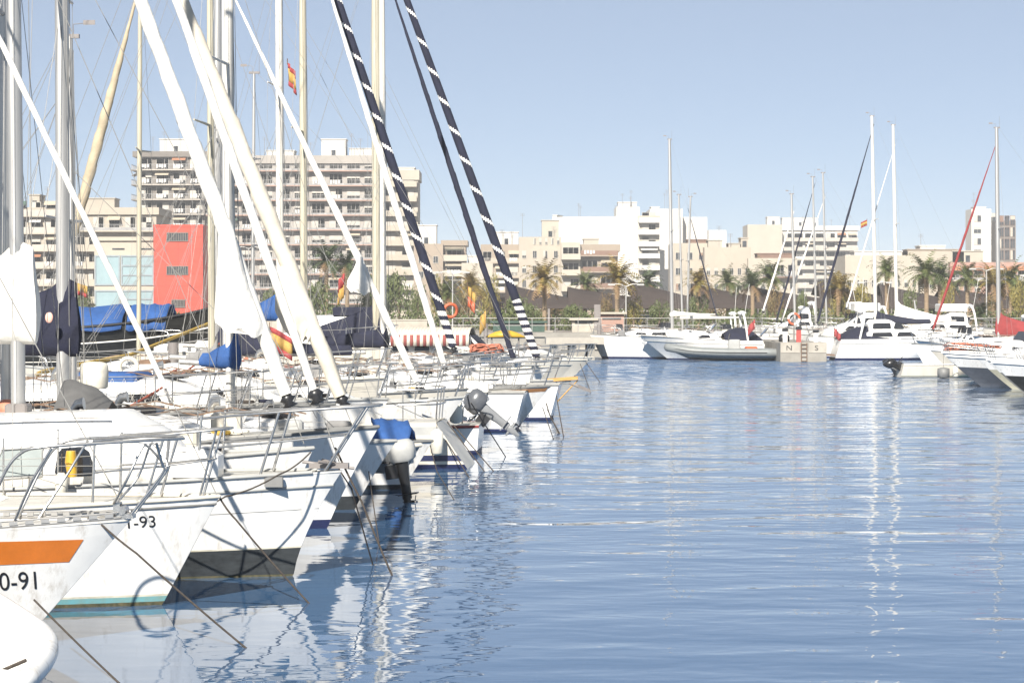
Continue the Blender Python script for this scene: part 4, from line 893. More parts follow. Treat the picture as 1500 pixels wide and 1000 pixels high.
cruiser('white open boat with navy cover below the red sail cover', 1425, 1520, 120., Fb=1.2, Fs=1., kind='open', cover=navy, B=2.6)
cruiser('small cream cabin boat left of the tall yacht mast at the quay', 868, 925, 156., Fb=1.2, Fs=1.1, kind='cruiser', arch=False, rake=.9, mats=[gelw, antinavy])
# grey inflatable
rb = thing('inflatable_boat', 'long grey rigid inflatable boat lying along the pier', 'inflatable boat', (X(1146, 137), 137, 0), 0, GF)
L_ = X(1146, 137) - X(976, 137); mb = MB(); pts = [(-.1, -.85, .48), (-L_ * .5, -.88, .50), (-L_ * .78, -.75, .58), (-L_ * .93, -.4, .72), (-L_ + .1, 0, .80), (-L_ * .93, .4, .72), (-L_ * .78, .75, .58), (-L_ * .5, .88, .50), (-.1, .85, .48)]
cpts = curve(pts, 6); mb.tube(cpts, [.05] + [.25] * (len(cpts) - 2) + [.05], 12); mb.build('tube', ribm, rb)
mb = MB(); mb.loft([[V((x, -w_, zt)), V((x, 0, zk)), V((x, w_, zt)), V((x, w_ * .5, zt + .1)), V((x, -w_ * .5, zt + .1))] for x, w_, zt, zk in ((-.15, .8, .4, .0), (-L_ * .5, .8, .4, -.05), (-L_ * .8, .6, .48, .1), (-L_ * .95, .1, .66, .55))]); mb.build('hull', gelg, rb)
for sd_ in (-1, 1): MB().tube([V(p) + V((0, sd_ * .245, 0)) for p in (cpts[2:20] if sd_ < 0 else cpts[-20:-2])], .03, 6).build('rub_strake', black, rb)
mb = MB(); mb.cbox((-3.2, -.35, .4), (-2.5, .35, 1.25), .06); c = mb.build('console', gelg, rb); MB().prism([(-3.2, -.33, 1.25), (-3.1, -.33, 1.6), (-3.1, .33, 1.6), (-3.2, .33, 1.25)], (.02, 0, 0)).build('windscreen', glassd, c)
MB().cbox((-2.2, -.4, .4), (-1.5, .4, .85), .06).build('seat', orangep, rb); outboard(rb, (.05, 0, .95), 0, 1.15, engb, engb)
# fuel pier with N and S
pr = thing('concrete_pier', 'concrete pier head with letters N and S on its pale face and a ladder', 'pier', (X(1143, 134), 134, 0))
W_ = X(1211, 134) - X(1143, 134); mb = MB(); mb.cbox((0, 0, -.4), (W_, 14, 1.12), .03); mb.build('pier_body', conc, pr)
mb = MB(); mb.box((.02, -.03, .52), (W_ * .42, -.001, 1.10)); mb.build('painted_panel', concp, pr); mb = MB(); mb.box((W_ * .62, -.03, .52), (W_ - .02, -.001, 1.10)); mb.build('painted_panel', concp, pr)
for s_, x in (('N', .32), ('S', 1.98)):
    vs, fs = text2d(s_, .42, 1.15); MB().add([(x + a, -.036, .66 + b) for a, b in vs], fs).build('letter', black, pr)
mb = MB(); 
for x in (W_ * .45, W_ * .57): mb.tube([(x, -.06, -.2), (x, -.06, 1.1)], .025, 6)
for k in range(5): mb.tube([(W_ * .45, -.06, .05 + .24 * k), (W_ * .57, -.06, .05 + .24 * k)], .02, 6)
mb.build('ladder', teak, pr)
def pedestal(label, px, py, Y, col, hgt=.85):
    o = thing('service_pedestal', label, 'service post', (X(px, Y), Y, Z(py, Y)))
    MB().cbox((-.13, -.11, 0), (.13, .11, hgt * .8), .02).build('post', col, o); MB().cbox((-.17, -.15, hgt * .8), (.17, .15, hgt), .03).build('cap', black, o)
pedestal('red fuel pump post standing on the N and S pier', 1170, 501, 135.5, redp, .9)
pedestal('white service pedestal left of the red fuel pump', 1150, 501, 135.8, gel, .8); pedestal('white service pedestal right of the red fuel pump', 1195, 501, 135.8, gel, .7)
mb = MB(); mb.torus((0, 0, 0), .32, .07, 'y', 20, 8, (0, 1)); o = mb.build('lifebuoy', [orangep, gel]); o.location = P(1163, 467, 136.5); tag(o, 'orange and white round lifebuoy above the N and S pier', 'lifebuoy')
MB_ = MB(); MB_.tube([(0, 0, 0), (0, 0, -1.4)], .04, 6); o2 = MB_.build('lifebuoy_post', alud, o)
flag('red ensign on the stern left of the N and S pier', P(1106, 468, 138), ((flagr, 1),), .55, .55, .9, R(150), .8)
flag('pale red ensign beside the navy cockpit cover', P(1222, 480, 138), ((flagr, 1),), .5, .5, .8, R(20), .8)
flag('yellow and red flag high beside the tallest far mast', P(1270, 322, 140), SPAIN, .4, .35, .1, R(180), .4)
# masts of the sailing boats beyond
def far_sail(label, bow, mastp, top, Y, L=9, roll_m=None, foot=None, slope=.4, roll_r=.07, lean=.25, flip=True, **k):
    return sailboat(label, bow, Y=Y, rz=R(180) if flip else 0, L=L, Fb=1.35, Fs=1.2, mast_px=mastp, mast_top=Z(top, Y), far=True, group='sailing boats beyond the far pontoon', foot=foot, slope=slope, roll_m=roll_m, roll_r=roll_r, lean=lean, mats=[gel, antinavy], **k)
far_sail('white sailing boat with long white boom and thin mast right of the tall yacht mast', 940, 1000, 285, 151, cover=white_c, cover_h=.25, cover_z=2.5, L=9.5)
far_sail('white sailing boat with navy forestay reaching down right of the white boom', 1060, 1006, 288, 153, L=8, roll_m=navy, foot=(1050, 462), slope=.27, flip=False, roll_r=.05)
far_sail('white sailing boat with the shortest mast behind the pier', 1110, 1165, 284, 150, roll_m=white_c, foot=(1118, 455), slope=.31, mast_r=.1)
far_sail('white sailing boat with dark forestay and slim mast, left one of a close pair', 1130, 1196, 259, 151, roll_m=navy, foot=(1138, 468), slope=.28, roll_r=.06)
far_sail('white sailing boat with slim mast, right one of a close pair', 1150, 1211, 253, 152, roll_m=white_c, foot=(1145, 470), slope=.35)
far_sail('white sailing boat with tallest far mast and long navy rolled headsail', 1200, 1283, 170, 145, roll_m=navy, foot=(1198, 470), slope=.285, roll_r=.08, mast_r=.13, mast_m=aluw, cover=navy, cover_h=.8, cover_z=2.2)
far_sail('white sailing boat with white mast and small white sail corner at its foot', 1250, 1314, 183, 147, roll_m=white_c, foot=(1240, 450), slope=.30, mast_r=.13, mast_m=aluw, cover=white_c, cover_h=1.3, cover_z=2.3, roll_r=.05)
far_sail('white sailing boat with red sail cover and long red rolled headsail', 1358, 1463, 187, 112, L=11, roll_m=redc, foot=(1367, 482), slope=.34, roll_r=.065, mast_r=.12, cover=redc, cover_h=1.1, cover_z=Z(489, 112), lean=.1)
far_sail('white sailing boat with navy boom cover behind the red headsail', 1330, 1345, 440, 154, cover=navy, cover_h=.5, cover_z=2.4, L=10)

# ------------------------------------------------------------------ right row, bows toward the channel
GR = 'motorboats moored along the right side'
def right_boat(label, px, py, L=6.5, B=2.4, Fb=1.25, rake=1.5, mats=None, bands=((.03, 1), (1, 0)), rz=R(180 + 8), sup=True):
    y = WL(py); root = thing('motorboat', label, 'motorboat', (X(px, y), y, 0), rz, GR)
    h = Hull(L=L, B=B, Fb=Fb, Fs=.9, rake=rake, tr=-.1, stern=.88, flare=.75, boxy=.2, full=.45, dip=0, stemp=.9)
    h.mesh(bands, 'hull', mats or [gelw, antig], root, deckm, 22); h.rail(.96, .04, 'rub_strake', gel, root); pulpit(root, h, -1.2, .5, .05)
    if sup:
        cabin(root, h, -1.4, -4.2, .6, .72, 1.3, .1, gel, ((-2.4, -3.2, .2, .42, .2),))
        mb = MB(); mb.prism([(-3.0, -.8, h.zs(.5) + .5), (-3.35, -.75, h.zs(.5) + 1.0), (-3.35, .75, h.zs(.5) + 1.0), (-3.0, .8, h.zs(.5) + .5)], (-.02, 0, 0)); mb.build('windscreen', glassd, root)
    outboard(root, (-L - .15, 0, .95), 0, 1.1, engb, engb)
    return root, h
right_boat('white motorboat with dark blue grey shade coloured into its lower hull, first pointed bow in the right row', 1438, 566, mats=[gel, mat('slate bow shade', (.07, .08, .10), .5, .15, 4)], bands=((.62, 1), (1, 0)))  # dark lower band paints in the shadow under the bow flare
right_boat('white motorboat with olive shade coloured into its lower hull, second pointed bow in the right row', 1484, 570, mats=[gel, mat('olive bow shade', (.40, .38, .29), .5, .12, 4)], bands=((.6, 1), (1, 0)))  # shade beneath the overhanging bow, put into the hull colour
right_boat('white motorboat with black shade coloured into its lower hull, cut by the right edge', 1512, 582, mats=[gel, blackhull], bands=((.6, 1), (1, 0)))  # black below is the bow's own shadow as a colour band
right_boat('white motorboat with charcoal shade coloured into its lower hull between the tan hood boat and the slate hull', 1428, 558, mats=[gel, mat('charcoal bow shade', (.03, .032, .036), .5, .15, 4)], bands=((.6, 1), (1, 0)))  # deep shade between the stems, coloured onto the lower hull
right_boat('white motorboat with grey shade coloured into its lower hull next to the black hull on the right', 1502, 576, mats=[gel, rubber], bands=((.6, 1), (1, 0)))  # lower grey band stands for shade under the bow
rt, hr = right_boat('white motorboat with folded tan cockpit hood at the left end of the right row', 1398, 549, L=6.8, Fb=1.2, rake=1.2)
sprayhood(rt, hr, -3.0, mat('hood beige', (.45, .36, .26), .8, .1, 4), .75, 1.2, 2.0, zb=1.2, name='cockpit_hood')
sb, hs = right_boat('white dinghy lying stern out with two black outboards tilted up', 1450, 552, L=4.2, B=1.9, Fb=.95, rake=.8, rz=R(4), sup=False)
sb.scale = (1, 1, .66)
for ch in list(sb.children):
    if ch.name.startswith('outboard'): ch.location = (-4.3, -.35, .75); ch.rotation_euler = (0, R(50), R(180))
outboard(sb, (-4.3, .45, .75), 0, 1., engb, engl).rotation_euler = (0, R(20), R(180))
hs.rail(.1, .02, 'green_line', green, sb)
fender('round dark fender floating beside the stern out dinghy', P(1382, 541, 101) + V((0, 0, .1)), .5, .26, rubber, .6)
fender('white fender on the green lined dinghy', P(1400, 536, 100), .5, .13, fenderm, .4)
mb = MB()
for k in range(60): mb.tube(curve([(random.uniform(-1.2, 1.2), random.uniform(-.3, .3), random.uniform(-.14, .16)) for _ in range(4)], 4), .03, 5)
o = mb.build('net_bundle', netcol); o.location = P(1425, 508, 100); tag(o, 'pale orange pile of netting on the right row of boats', 'netting')
mooring('thin line dropping from the first pointed bow on the right', [P(1440, 575, 86), (X(1448, 84), 84, -.1)], .02)
mooring('thin line dropping from the olive shaded hull on the right', [P(1480, 578, 82), (X(1492, 79), 79, -.1)], .02)
pontoon('pale pontoon behind the right row of motorboats', 26, 84, 33, 132, 2.2, .55, 4)

# ------------------------------------------------------------------ the town: buildings
wcream = mat('render cream', (.37, .325, .26), .9, .07, .18, col2=(.31, .27, .22)); wwhite = mat('render white', (.52, .50, .46), .9, .05, .12)
wbeige = mat('render beige', (.29, .235, .18), .9, .09, .2); wpale = mat('render pale', (.39, .35, .285), .9, .07, .15); wgrey = mat('render grey', (.17, .15, .13), .9, .12, .3)
wbrown = mat('brick brown', (.20, .12, .085), .9, .12, .5); slabp = mat('slab pink', (.34, .22, .17), .9, .1, .4); slabw = mat('slab white', (.40, .36, .31), .9, .08, .4)
railm = mat('balcony rail', (.30, .29, .28), .6, .2, .8); shut = mat('shutter white', (.42, .39, .34), .7, .1, 1.); shutb = mat('shutter brown', (.22, .13, .08), .7, .15, 1.)
redt = mat('tower red panels', (.50, .045, .020), .55, .06, .5); roofm = mat('roof gravel', (.38, .34, .29), .95, .15, .6); pinkw = mat('render pink', (.34, .21, .165), .9, .08, .3)
laund = mat('laundry', (.55, .53, .50), .9, .06, 2); awn_o = mat('awning orange', (.36, .16, .08), .85, .1, 2); awn_g = mat('awning green', (.05, .12, .08), .85, .1, 2); awn_c = mat('awning cream', (.42, .36, .27), .85, .1, 2)
GB = 'buildings of the town behind the marina'
def building(label, px0, px1, py, Y, depth, wm, rz=0., faces=(), roofbits=(), name='apartment_building', z0=1.38, parapet=.9, eaves=0., antennas=0):
    z1 = Z(py, Y); W_ = (X(px1, Y) - X(px0, Y)) / math.cos(rz)
    root = thing(name, label, 'building', (X(px0, Y), Y, z0), rz, GB); H = z1 - z0
    mb = MB(); mb.box((0, 0, 0), (W_, depth, H - parapet)); wl = mb.build('wall', wm, root)
    mb = MB(); e = eaves; t = .25
    for a, b_ in (((-e, -e, H - parapet), (W_ + e, t, H)), ((-e, depth - t, H - parapet), (W_ + e, depth + e, H)), ((-e, t, H - parapet), (t, depth - t, H)), ((W_ - t, t, H - parapet), (W_ + e, depth - t, H))): mb.box(a, b_)
    rf = mb.build('parapet', wm, root)
    for (u0, u1, h_, d0, m_) in roofbits:
        mb = MB(); mb.box((W_ * u0, d0, H - parapet), (W_ * u1, d0 + min(5, depth * .5), H + h_)); mb.box((W_ * u0 - .15, d0 - .15, H + h_), (W_ * u1 + .15, d0 + min(5, depth * .5) + .15, H + h_ + .18)); r_ = mb.build('rooftop_hut', m_, root)
        if h_ > 1.6: MB().box((W_ * (u0 + u1) / 2 - .4, d0 - .03, H - .1), (W_ * (u0 + u1) / 2 + .4, d0 - .002, H + 1.3)).build('door', glassb, r_)
    for k in range(antennas):
        x = W_ * random.uniform(.08, .92); hh = random.uniform(2, 5); mb = MB(); mb.tube([(x, 2, H - parapet), (x, 2, H + hh)], .05, 4)
        for q in range(3): mb.tube([(x - .5, 2, H + hh - .25 * q), (x + .5, 2, H + hh - .25 * q)], .025, 3)
        mb.build('antenna', alud, root)
    for fc in faces: facade(root, fc, W_, depth, H)
    return root, W_, H
def facade(root, fc, W_, depth, H):
    side = fc.get('side', 'front'); total = W_ if side == 'front' else depth
    u0, u1 = [q * total for q in fc.get('u', (0, 1))]; n = fc['n']; bw = (u1 - u0) / n; fh = fc.get('fh', 2.9); zb = fc.get('zb', 3.4); nf = fc['floors']
    rot, org = {'front': (0, lambda u: (u, 0)), 'right': (math.pi / 2, lambda u: (W_, u)), 'left': (-math.pi / 2, lambda u: (0, depth - u))}[side]
    style = fc.get('style', 'balcony'); dp = fc.get('depth', 1.3); sm_ = fc.get('slab', slabw); rm = fc.get('rail', railm); solid = fc.get('solid', .0)
    # window variants, modelled around x = 0
    def win(kind):
        mb = MB(); ww = min(bw * fc.get('ww', .62), 3.2); hh = fc.get('wh', 2.1); sill = fc.get('sill', .15 if style == 'balcony' else .95)
        mb.box((-ww / 2, -.06, sill), (ww / 2, -.012, sill + hh), 0)
        f = .07
        for a, b_ in (((-ww / 2 - f, -.13, sill - f), (ww / 2 + f, -.012, sill)), ((-ww / 2 - f, -.13, sill + hh), (ww / 2 + f, -.012, sill + hh + f)), ((-ww / 2 - f, -.13, sill), (-ww / 2, -.012, sill + hh)), ((ww / 2, -.13, sill), (ww / 2 + f, -.012, sill + hh))): mb.box(a, b_, 1)
        nm_ = 3 if ww > 2 else 2
        for q in range(1, nm_): mb.box((-ww / 2 + ww * q / nm_ - .03, -.10, sill), (-ww / 2 + ww * q / nm_ + .03, -.06, sill + hh), 1)
        if kind == 1: mb.box((-ww / 2, -.11, sill + hh * .35), (ww / 2, -.062, sill + hh), 1)
        if kind == 2: mb.box((-ww / 2, -.11, sill), (0, -.062, sill + hh), 2)
        if kind == 3: mb.box((-ww / 2, -.11, sill + hh * .6), (ww / 2, -.062, sill + hh), 2)
        return mb
    mats_ = [glassb, fc.get('frame', shut), fc.get('shutter', shut)]
    protos = [win(k).build('window', mats_, root) for k in range(4)]
    if style == 'balcony':
        mb = MB(); e = fc.get('gap', 0.); w2 = bw / 2 - e
        mb.box((-w2, -dp, -.22), (w2, -.003, 0))
        bal = mb.build('balcony', sm_, root)
        mb = MB()
        if solid:
            mb.box((-w2, -dp, 0), (w2, -dp + .1, solid)); mb.box((-w2, -dp + .1, 0), (-w2 + .1, -.003, solid)); mb.box((w2 - .1, -dp + .1, 0), (w2, -.003, solid))
        if solid < .9:
            mb.box((-w2, -dp + .02, .98), (w2, -dp + .07, 1.04))
            k = max(4, int(bw / .32))
            for q in range(k + 1): x = -w2 + .03 + (2 * w2 - .06) * q / k; mb.box((x - .025, -dp + .03, solid), (x + .025, -dp + .06, .98))
        pr_ = mb.build('railing', fc.get('solidm', sm_) if solid >= .9 else rm, bal)
        extras = []
        m1 = MB(); m1.prism([(-bw * .4, -.02, 2.45), (bw * .4, -.02, 2.45), (bw * .4, -dp * 1.05, 1.75), (-bw * .4, -dp * 1.05, 1.75)], (0, 0, .04)); extras.append(('awning', m1))
        m2 = MB()
        for q in range(4): m2.box((-bw * .3 + q * bw * .15, -dp - .03, .25 + .1 * (q % 2)), (-bw * .3 + q * bw * .15 + bw * .11, -dp - .01, 1.0))
        extras.append(('laundry', m2))
    first = True; usedw = set()
    for f in range(nf):
        for b in range(n):
            u = u0 + bw * (b + .5); x, y = org(u); z = zb + f * fh
            k = random.choice((0, 0, 0, 1, 2, 3)); 
            if style == 'balcony':
                bo = cp(bal, root) if not first else bal
                bo.location = (x, y, z); bo.rotation_euler = (0, 0, rot); first = False
                wo = protos[k].copy(); COL.objects.link(wo); wo.parent = bo
                r = random.random()
                if r < fc.get('extra', .3):
                    nm, em = extras[0] if random.random() < .6 else extras[1]
                    em.build(nm, random.choice((awn_o, awn_g, awn_c, awn_c, laund)) if nm == 'awning' else laund, bo)
            else:
                wo = protos[k].copy(); COL.objects.link(wo); wo.parent = root; wo.location = (x, y, z); wo.rotation_euler = (0, 0, rot)
    for p in protos: bpy.data.objects.remove(p)

building('long cream apartment building at the left edge with stepped roof and rows of balconies', -70, 229, 304, 390, 14, wcream, 0,
         (dict(n=3, floors=6, u=(.30, .52), zb=3.0, fh=2.9, solid=.95, solidm=slabw, slab=wcream, dp=1.2, depth=1.3), dict(n=2, floors=4, u=(.60, .72), zb=3., fh=2.9, solid=.95, slab=wcream), dict(n=5, floors=1, u=(.60, .99), zb=15., slab=wcream, solid=.5), dict(n=6, floors=6, u=(.0, .27), zb=3., solid=.95, slab=wcream)),
         ((.36, .41, 2.2, 3, wcream), (.58, .78, 1.6, 3, wcream), (.05, .12, 2., 3, wcream)), parapet=1.2, eaves=.5, antennas=3)
gb, W_, H = building('low cream and glass building joined to the red tower', 138, 226, 347, 300, 10, wpale, 0, (), (), 'office_building', parapet=.5, eaves=.3, antennas=0)
for (u0, u1, y0, y1) in ((.02, .42, 375, 417), (.46, .98, 375, 417), (.02, .42, 426, 462), (.46, .98, 426, 462)):
    mb = MB(); za, zb_ = Z(y1, 300) - 1.38, Z(y0, 300) - 1.38; mb.box((W_ * u0, -.05, za), (W_ * u1, -.01, zb_), 0)
    k = 1 if u0 < .3 else 3
    for q in range(k + 1): z = za + (zb_ - za) * q / k; mb.box((W_ * u0 - .05, -.14, z - .1), (W_ * u1 + .05, -.003, z + .1), 1)
    for x in (u0, u1): mb.box((W_ * x - .1, -.15, za - .1), (W_ * x + .1, -.002, zb_ + .1), 1)
    mb.build('glass_panel', [glassc, mat('curtain wall frame', (.22, .26, .28), .5, .1, 2)], gb)
for u in (.3, .75):
    mb = MB(); mb.box((W_ * u, -.03, Z(366, 300) - 1.38), (W_ * u + 1.6, -.003, Z(363.5, 300) - 1.38)); mb.build('vent_slot', glassb, gb)
rt_, W_, H = building('tall bright red panelled tower with three barred window slots', 225, 297, 329, 297, 6.2, redt, 0, (), (), 'tower', parapet=.3, eaves=.06)
for y0, y1, a in ((341, 353, 0), (390, 402, 0), (439, 450, .1)):
    mb = MB(); za, zb_ = Z(y1, 297) - 1.38, Z(y0, 297) - 1.38; mb.box((W_ * (.27 + a), -.04, za), (W_ * (.70 - a * .6), -.004, zb_), 0)
    for k in range(10): x = W_ * (.27 + a + (.43 - a * 1.6) * k / 9); mb.box((x - .04, -.12, za), (x + .04, -.041, zb_), 1)
    for z in (za, zb_): mb.box((W_ * (.27 + a) - .06, -.13, z - .05), (W_ * (.70 - a * .6) + .06, -.0035, z + .05), 1)
    mb.build('window_slot', [glassb, wgrey], rt_)
mb = MB()
for k in range(1, 4): mb.box((W_ * k / 4 - .015, -.02, 0), (W_ * k / 4 + .015, -.002, H - .35))
for k in range(1, 8): mb.box((0.02, -.018, H * k / 8 - .015), (W_ - .02, -.001, H * k / 8 + .015))
mb.build('panel_joint', mat('joint dark red', (.36, .04, .03), .7, .1, 2), rt_)
building('dark weathered left wing of the ten storey apartment block with brown balcony edges', 201, 300, 222, 458, 16, wgrey, 0,
         (dict(n=4, floors=10, u=(0, 1), zb=3.1, fh=2.92, slab=slabw, rail=railm, depth=1.5, extra=.3, ww=.7), dict(side='left', n=3, floors=10, zb=3.1, fh=2.92, slab=wgrey, depth=1.2)), ((.3, .78, 2.6, 3, wwhite),), parapet=1.1, eaves=.8, antennas=3)
building('wide ten storey white apartment block with pinkish balcony edges behind the masts', 300, 556, 228, 460, 16, mat('render block', (.33, .30, .265), .9, .08, .15), 0,
         (dict(n=10, floors=10, u=(0, 1), zb=3.0, fh=2.92, slab=slabp, rail=railm, depth=1.5, extra=.24, ww=.72, solid=.35, solidm=slabw),), ((.02, .22, 2.0, 4, wwhite), (.34, .50, 1.2, 4, wwhite), (.66, .80, 3.4, 3, wwhite), (.82, .98, 1.6, 4, wwhite)), parapet=1.6, eaves=.6, antennas=6)
building('beige stepped end wing at the right of the ten storey block', 556, 612, 249, 462, 12, wpale, 0,
         (dict(n=2, floors=9, u=(.02, .98), zb=3., fh=2.92, slab=wcream, solid=.9, depth=1.6, extra=.1),), ((.1, .9, .5, 2, wwhite),), parapet=2., eaves=.3)
building('small beige building with corner balconies right of the ten storey block', 606, 649, 357, 440, 12, wbeige, 0, (dict(style='window', n=2, floors=4, zb=1., ww=.3, wh=1.2),), ((.05, .75, 3.6, 4, wwhite),), parapet=1.)
building('narrow beige balcony stack with green awning right of the ten storey block', 649, 682, 352, 442, 11, wbeige, 0, (dict(n=1, floors=4, zb=2.5, fh=2.9, solid=.95, slab=wpale, depth=1.8, gap=-.3, extra=.9), ), (), parapet=1., eaves=.4)
building('low white house with flat roof left of the beige group', 676, 722, 385, 440, 10, wpale, 0, (dict(style='window', n=3, floors=2, zb=1.6, ww=.4, wh=1.3),), ((.2, .6, 1.3, 2, wwhite),), parapet=.6)
building('beige flat with square loggias at the left of the beige group', 704, 762, 358, 480, 12, wbeige, 0, (dict(n=3, floors=4, zb=2.5, fh=3., solid=.95, solidm=wcream, slab=wbeige, depth=1.1),), ((.35, .95, 2.6, 3, wwhite),), parapet=1.2, antennas=2)
building('cream block with long blind parapet in the middle of the beige group', 760, 822, 347, 474, 13, wcream, 0, (dict(style='window', n=4, floors=4, zb=2.4, fh=3., ww=.34, wh=1.4), dict(style='window', n=5, floors=1, u=(.3, 1), zb=14.2, ww=.3, wh=1.2)), ((.55, .95, 3.4, 3, wpale),), parapet=1.6, antennas=2)
building('grey block with rounded awning covered balconies in the beige group', 822, 850, 355, 470, 11, wpale, 0, (dict(n=1, floors=4, zb=2.5, fh=3.2, solid=.95, solidm=wpale, slab=wpale, depth=2., extra=.0, ww=.8),), (), parapet=1.)
building('brown banded block with deep brown loggias at the right of the beige group', 850, 905, 358, 472, 13, wbeige, 0, (dict(n=2, floors=4, zb=2.9, fh=3.3, solid=.95, solidm=wbrown, slab=wbeige, depth=1.5, shutter=shutb, ww=.8, extra=.15),), ((.1, .5, 1.1, 2, wpale),), parapet=1.4, eaves=.5)
# white slab block turned so that its blank flank faces the water
building('tall white block whose blank flank faces the marina', 809, 935, 318, 566, 20, wwhite, R(-16), (dict(style='window', n=1, floors=1, u=(.02, .06), zb=20, ww=.5),), ((.0, .05, .4, 0.5, wwhite),), parapet=.5, antennas=5)
building('white balcony tower with beige top joined to the tall blank white block', 903, 937, 303, 571, 14, wwhite, 0, (), ((.1, .9, 1.2, 3, wwhite),), parapet=1., antennas=3)
building('narrow stack of white balconies with beige cap on the tall white block', 935, 966, 316, 560, 12, wpale, 0, (dict(n=1, floors=8, zb=3.0, fh=2.85, solid=.95, solidm=wwhite, slab=wwhite, depth=1.7, extra=.2, ww=.8),), (), parapet=1.5, eaves=.2)
building('plain white block with small roof hut right of the balcony stack', 952, 1000, 306, 590, 16, wwhite, 0, (), ((.05, .3, .5, 2, wwhite),), parapet=.5, antennas=2)
building('lower plain white block behind the tall yacht mast', 998, 1036, 318, 596, 16, wwhite, 0, (), (), parapet=.5)
building('small white cube building seen in the gap of the skyline', 1038, 1064, 337, 680, 12, wwhite, 0, (), (), parapet=.4)
building('beige house with brown roof edge behind the two thin masts', 985, 1036, 356, 452, 12, wcream, 0, (dict(style='window', n=3, floors=4, zb=1.6, fh=3., ww=.42, wh=1.3, shutter=shutb),), ((.45, .98, .6, 1, wbrown),), parapet=.8, antennas=1)
building('low beige terrace of small windows in the middle of the skyline', 1032, 1100, 362, 448, 12, wcream, 0, (dict(style='window', n=6, floors=3, zb=1.6, fh=3., ww=.4, wh=1.2),), ((.1, .4, 1.3, 2, wpale), (.55, .8, .7, 3, wpale), (.82, .97, 1.8, 3, wcream)), parapet=.9, antennas=2)
building('cream house with dark pergola roof left of the wide white block', 1096, 1168, 378, 446, 12, wpale, 0, (dict(style='window', n=5, floors=2, zb=1.8, fh=3., ww=.5, wh=1.3), dict(n=3, floors=1, u=(.3, 1), zb=8.1, slab=wbrown, solid=.4, depth=1.5)), ((.2, .95, .8, 1, wbrown),), parapet=.5)
building('pale block with a blank left wall and roof storey in the skyline', 1095, 1146, 329, 716, 15, wpale, 0, (), ((.6, .95, 2.4, 3, wwhite),), parapet=.6)
building('wide white block of slab balconies behind the close pair of masts', 1146, 1256, 331, 722, 15, wwhite, 0, (dict(n=7, floors=8, zb=3., fh=2.9, slab=slabw, solid=.9, depth=1.8, extra=.2, ww=.75),), ((.02, .5, 2.6, 4, wwhite),), parapet=1.4, eaves=.6, antennas=3)
building('long low cream building with white roof line behind the tallest masts', 1238, 1345, 374, 424, 14, wpale, 0, (dict(style='window', n=9, floors=2, zb=1.8, fh=3.2, ww=.4, wh=1.2),), ((.15, .8, .7, 2, wwhite),), parapet=.8)
building('low beige building with brown roof edge and roof mast', 1330, 1412, 368, 430, 14, wcream, 0, (dict(style='window', n=6, floors=3, zb=1.8, fh=3.1, ww=.4, wh=1.2),), ((.25, .7, 1., 2, wwhite), (.0, .9, .25, .5, wbeige)), parapet=.6, antennas=1)
building('low pink fronted building with brown balconies at the right edge', 1392, 1520, 384, 428, 14, pinkw, 0, (dict(n=8, floors=1, zb=7.2, fh=3., slab=wcream, solid=.5, depth=1.4), dict(style='window', n=8, floors=2, zb=1.2, fh=3., ww=.5, wh=1.3)), ((.05, .4, 2.0, 2, wpale),), parapet=.7)
tw, W_, H = building('slim white tower with a vertical window strip at the far right', 1423, 1452, 306, 610, 8, wwhite, 0, (dict(style='window', n=1, floors=8, u=(.1, .5), zb=3, fh=3., ww=.9, wh=1.6),), ((.2, .8, .5, 2, wwhite),), 'tower', parapet=.5, antennas=2)
building('white linking block between the slim tower and the dark tower', 1450, 1464, 318, 615, 8, wwhite, 0, (dict(style='window', n=1, floors=8, u=(.0, .6), zb=3, fh=3., ww=.9, wh=2.4),), (), 'tower', parapet=.5)
tw, W_, H = building('dark brown glazed tower with scaffold like grid at the far right', 1462, 1488, 323, 606, 8, wgrey, 0, (dict(style='window', n=3, floors=8, u=(.02, .98), zb=2.6, fh=3., ww=.8, wh=2.4, frame=wbrown, shutter=wpale, sill=.3),), (), 'tower', parapet=.4)

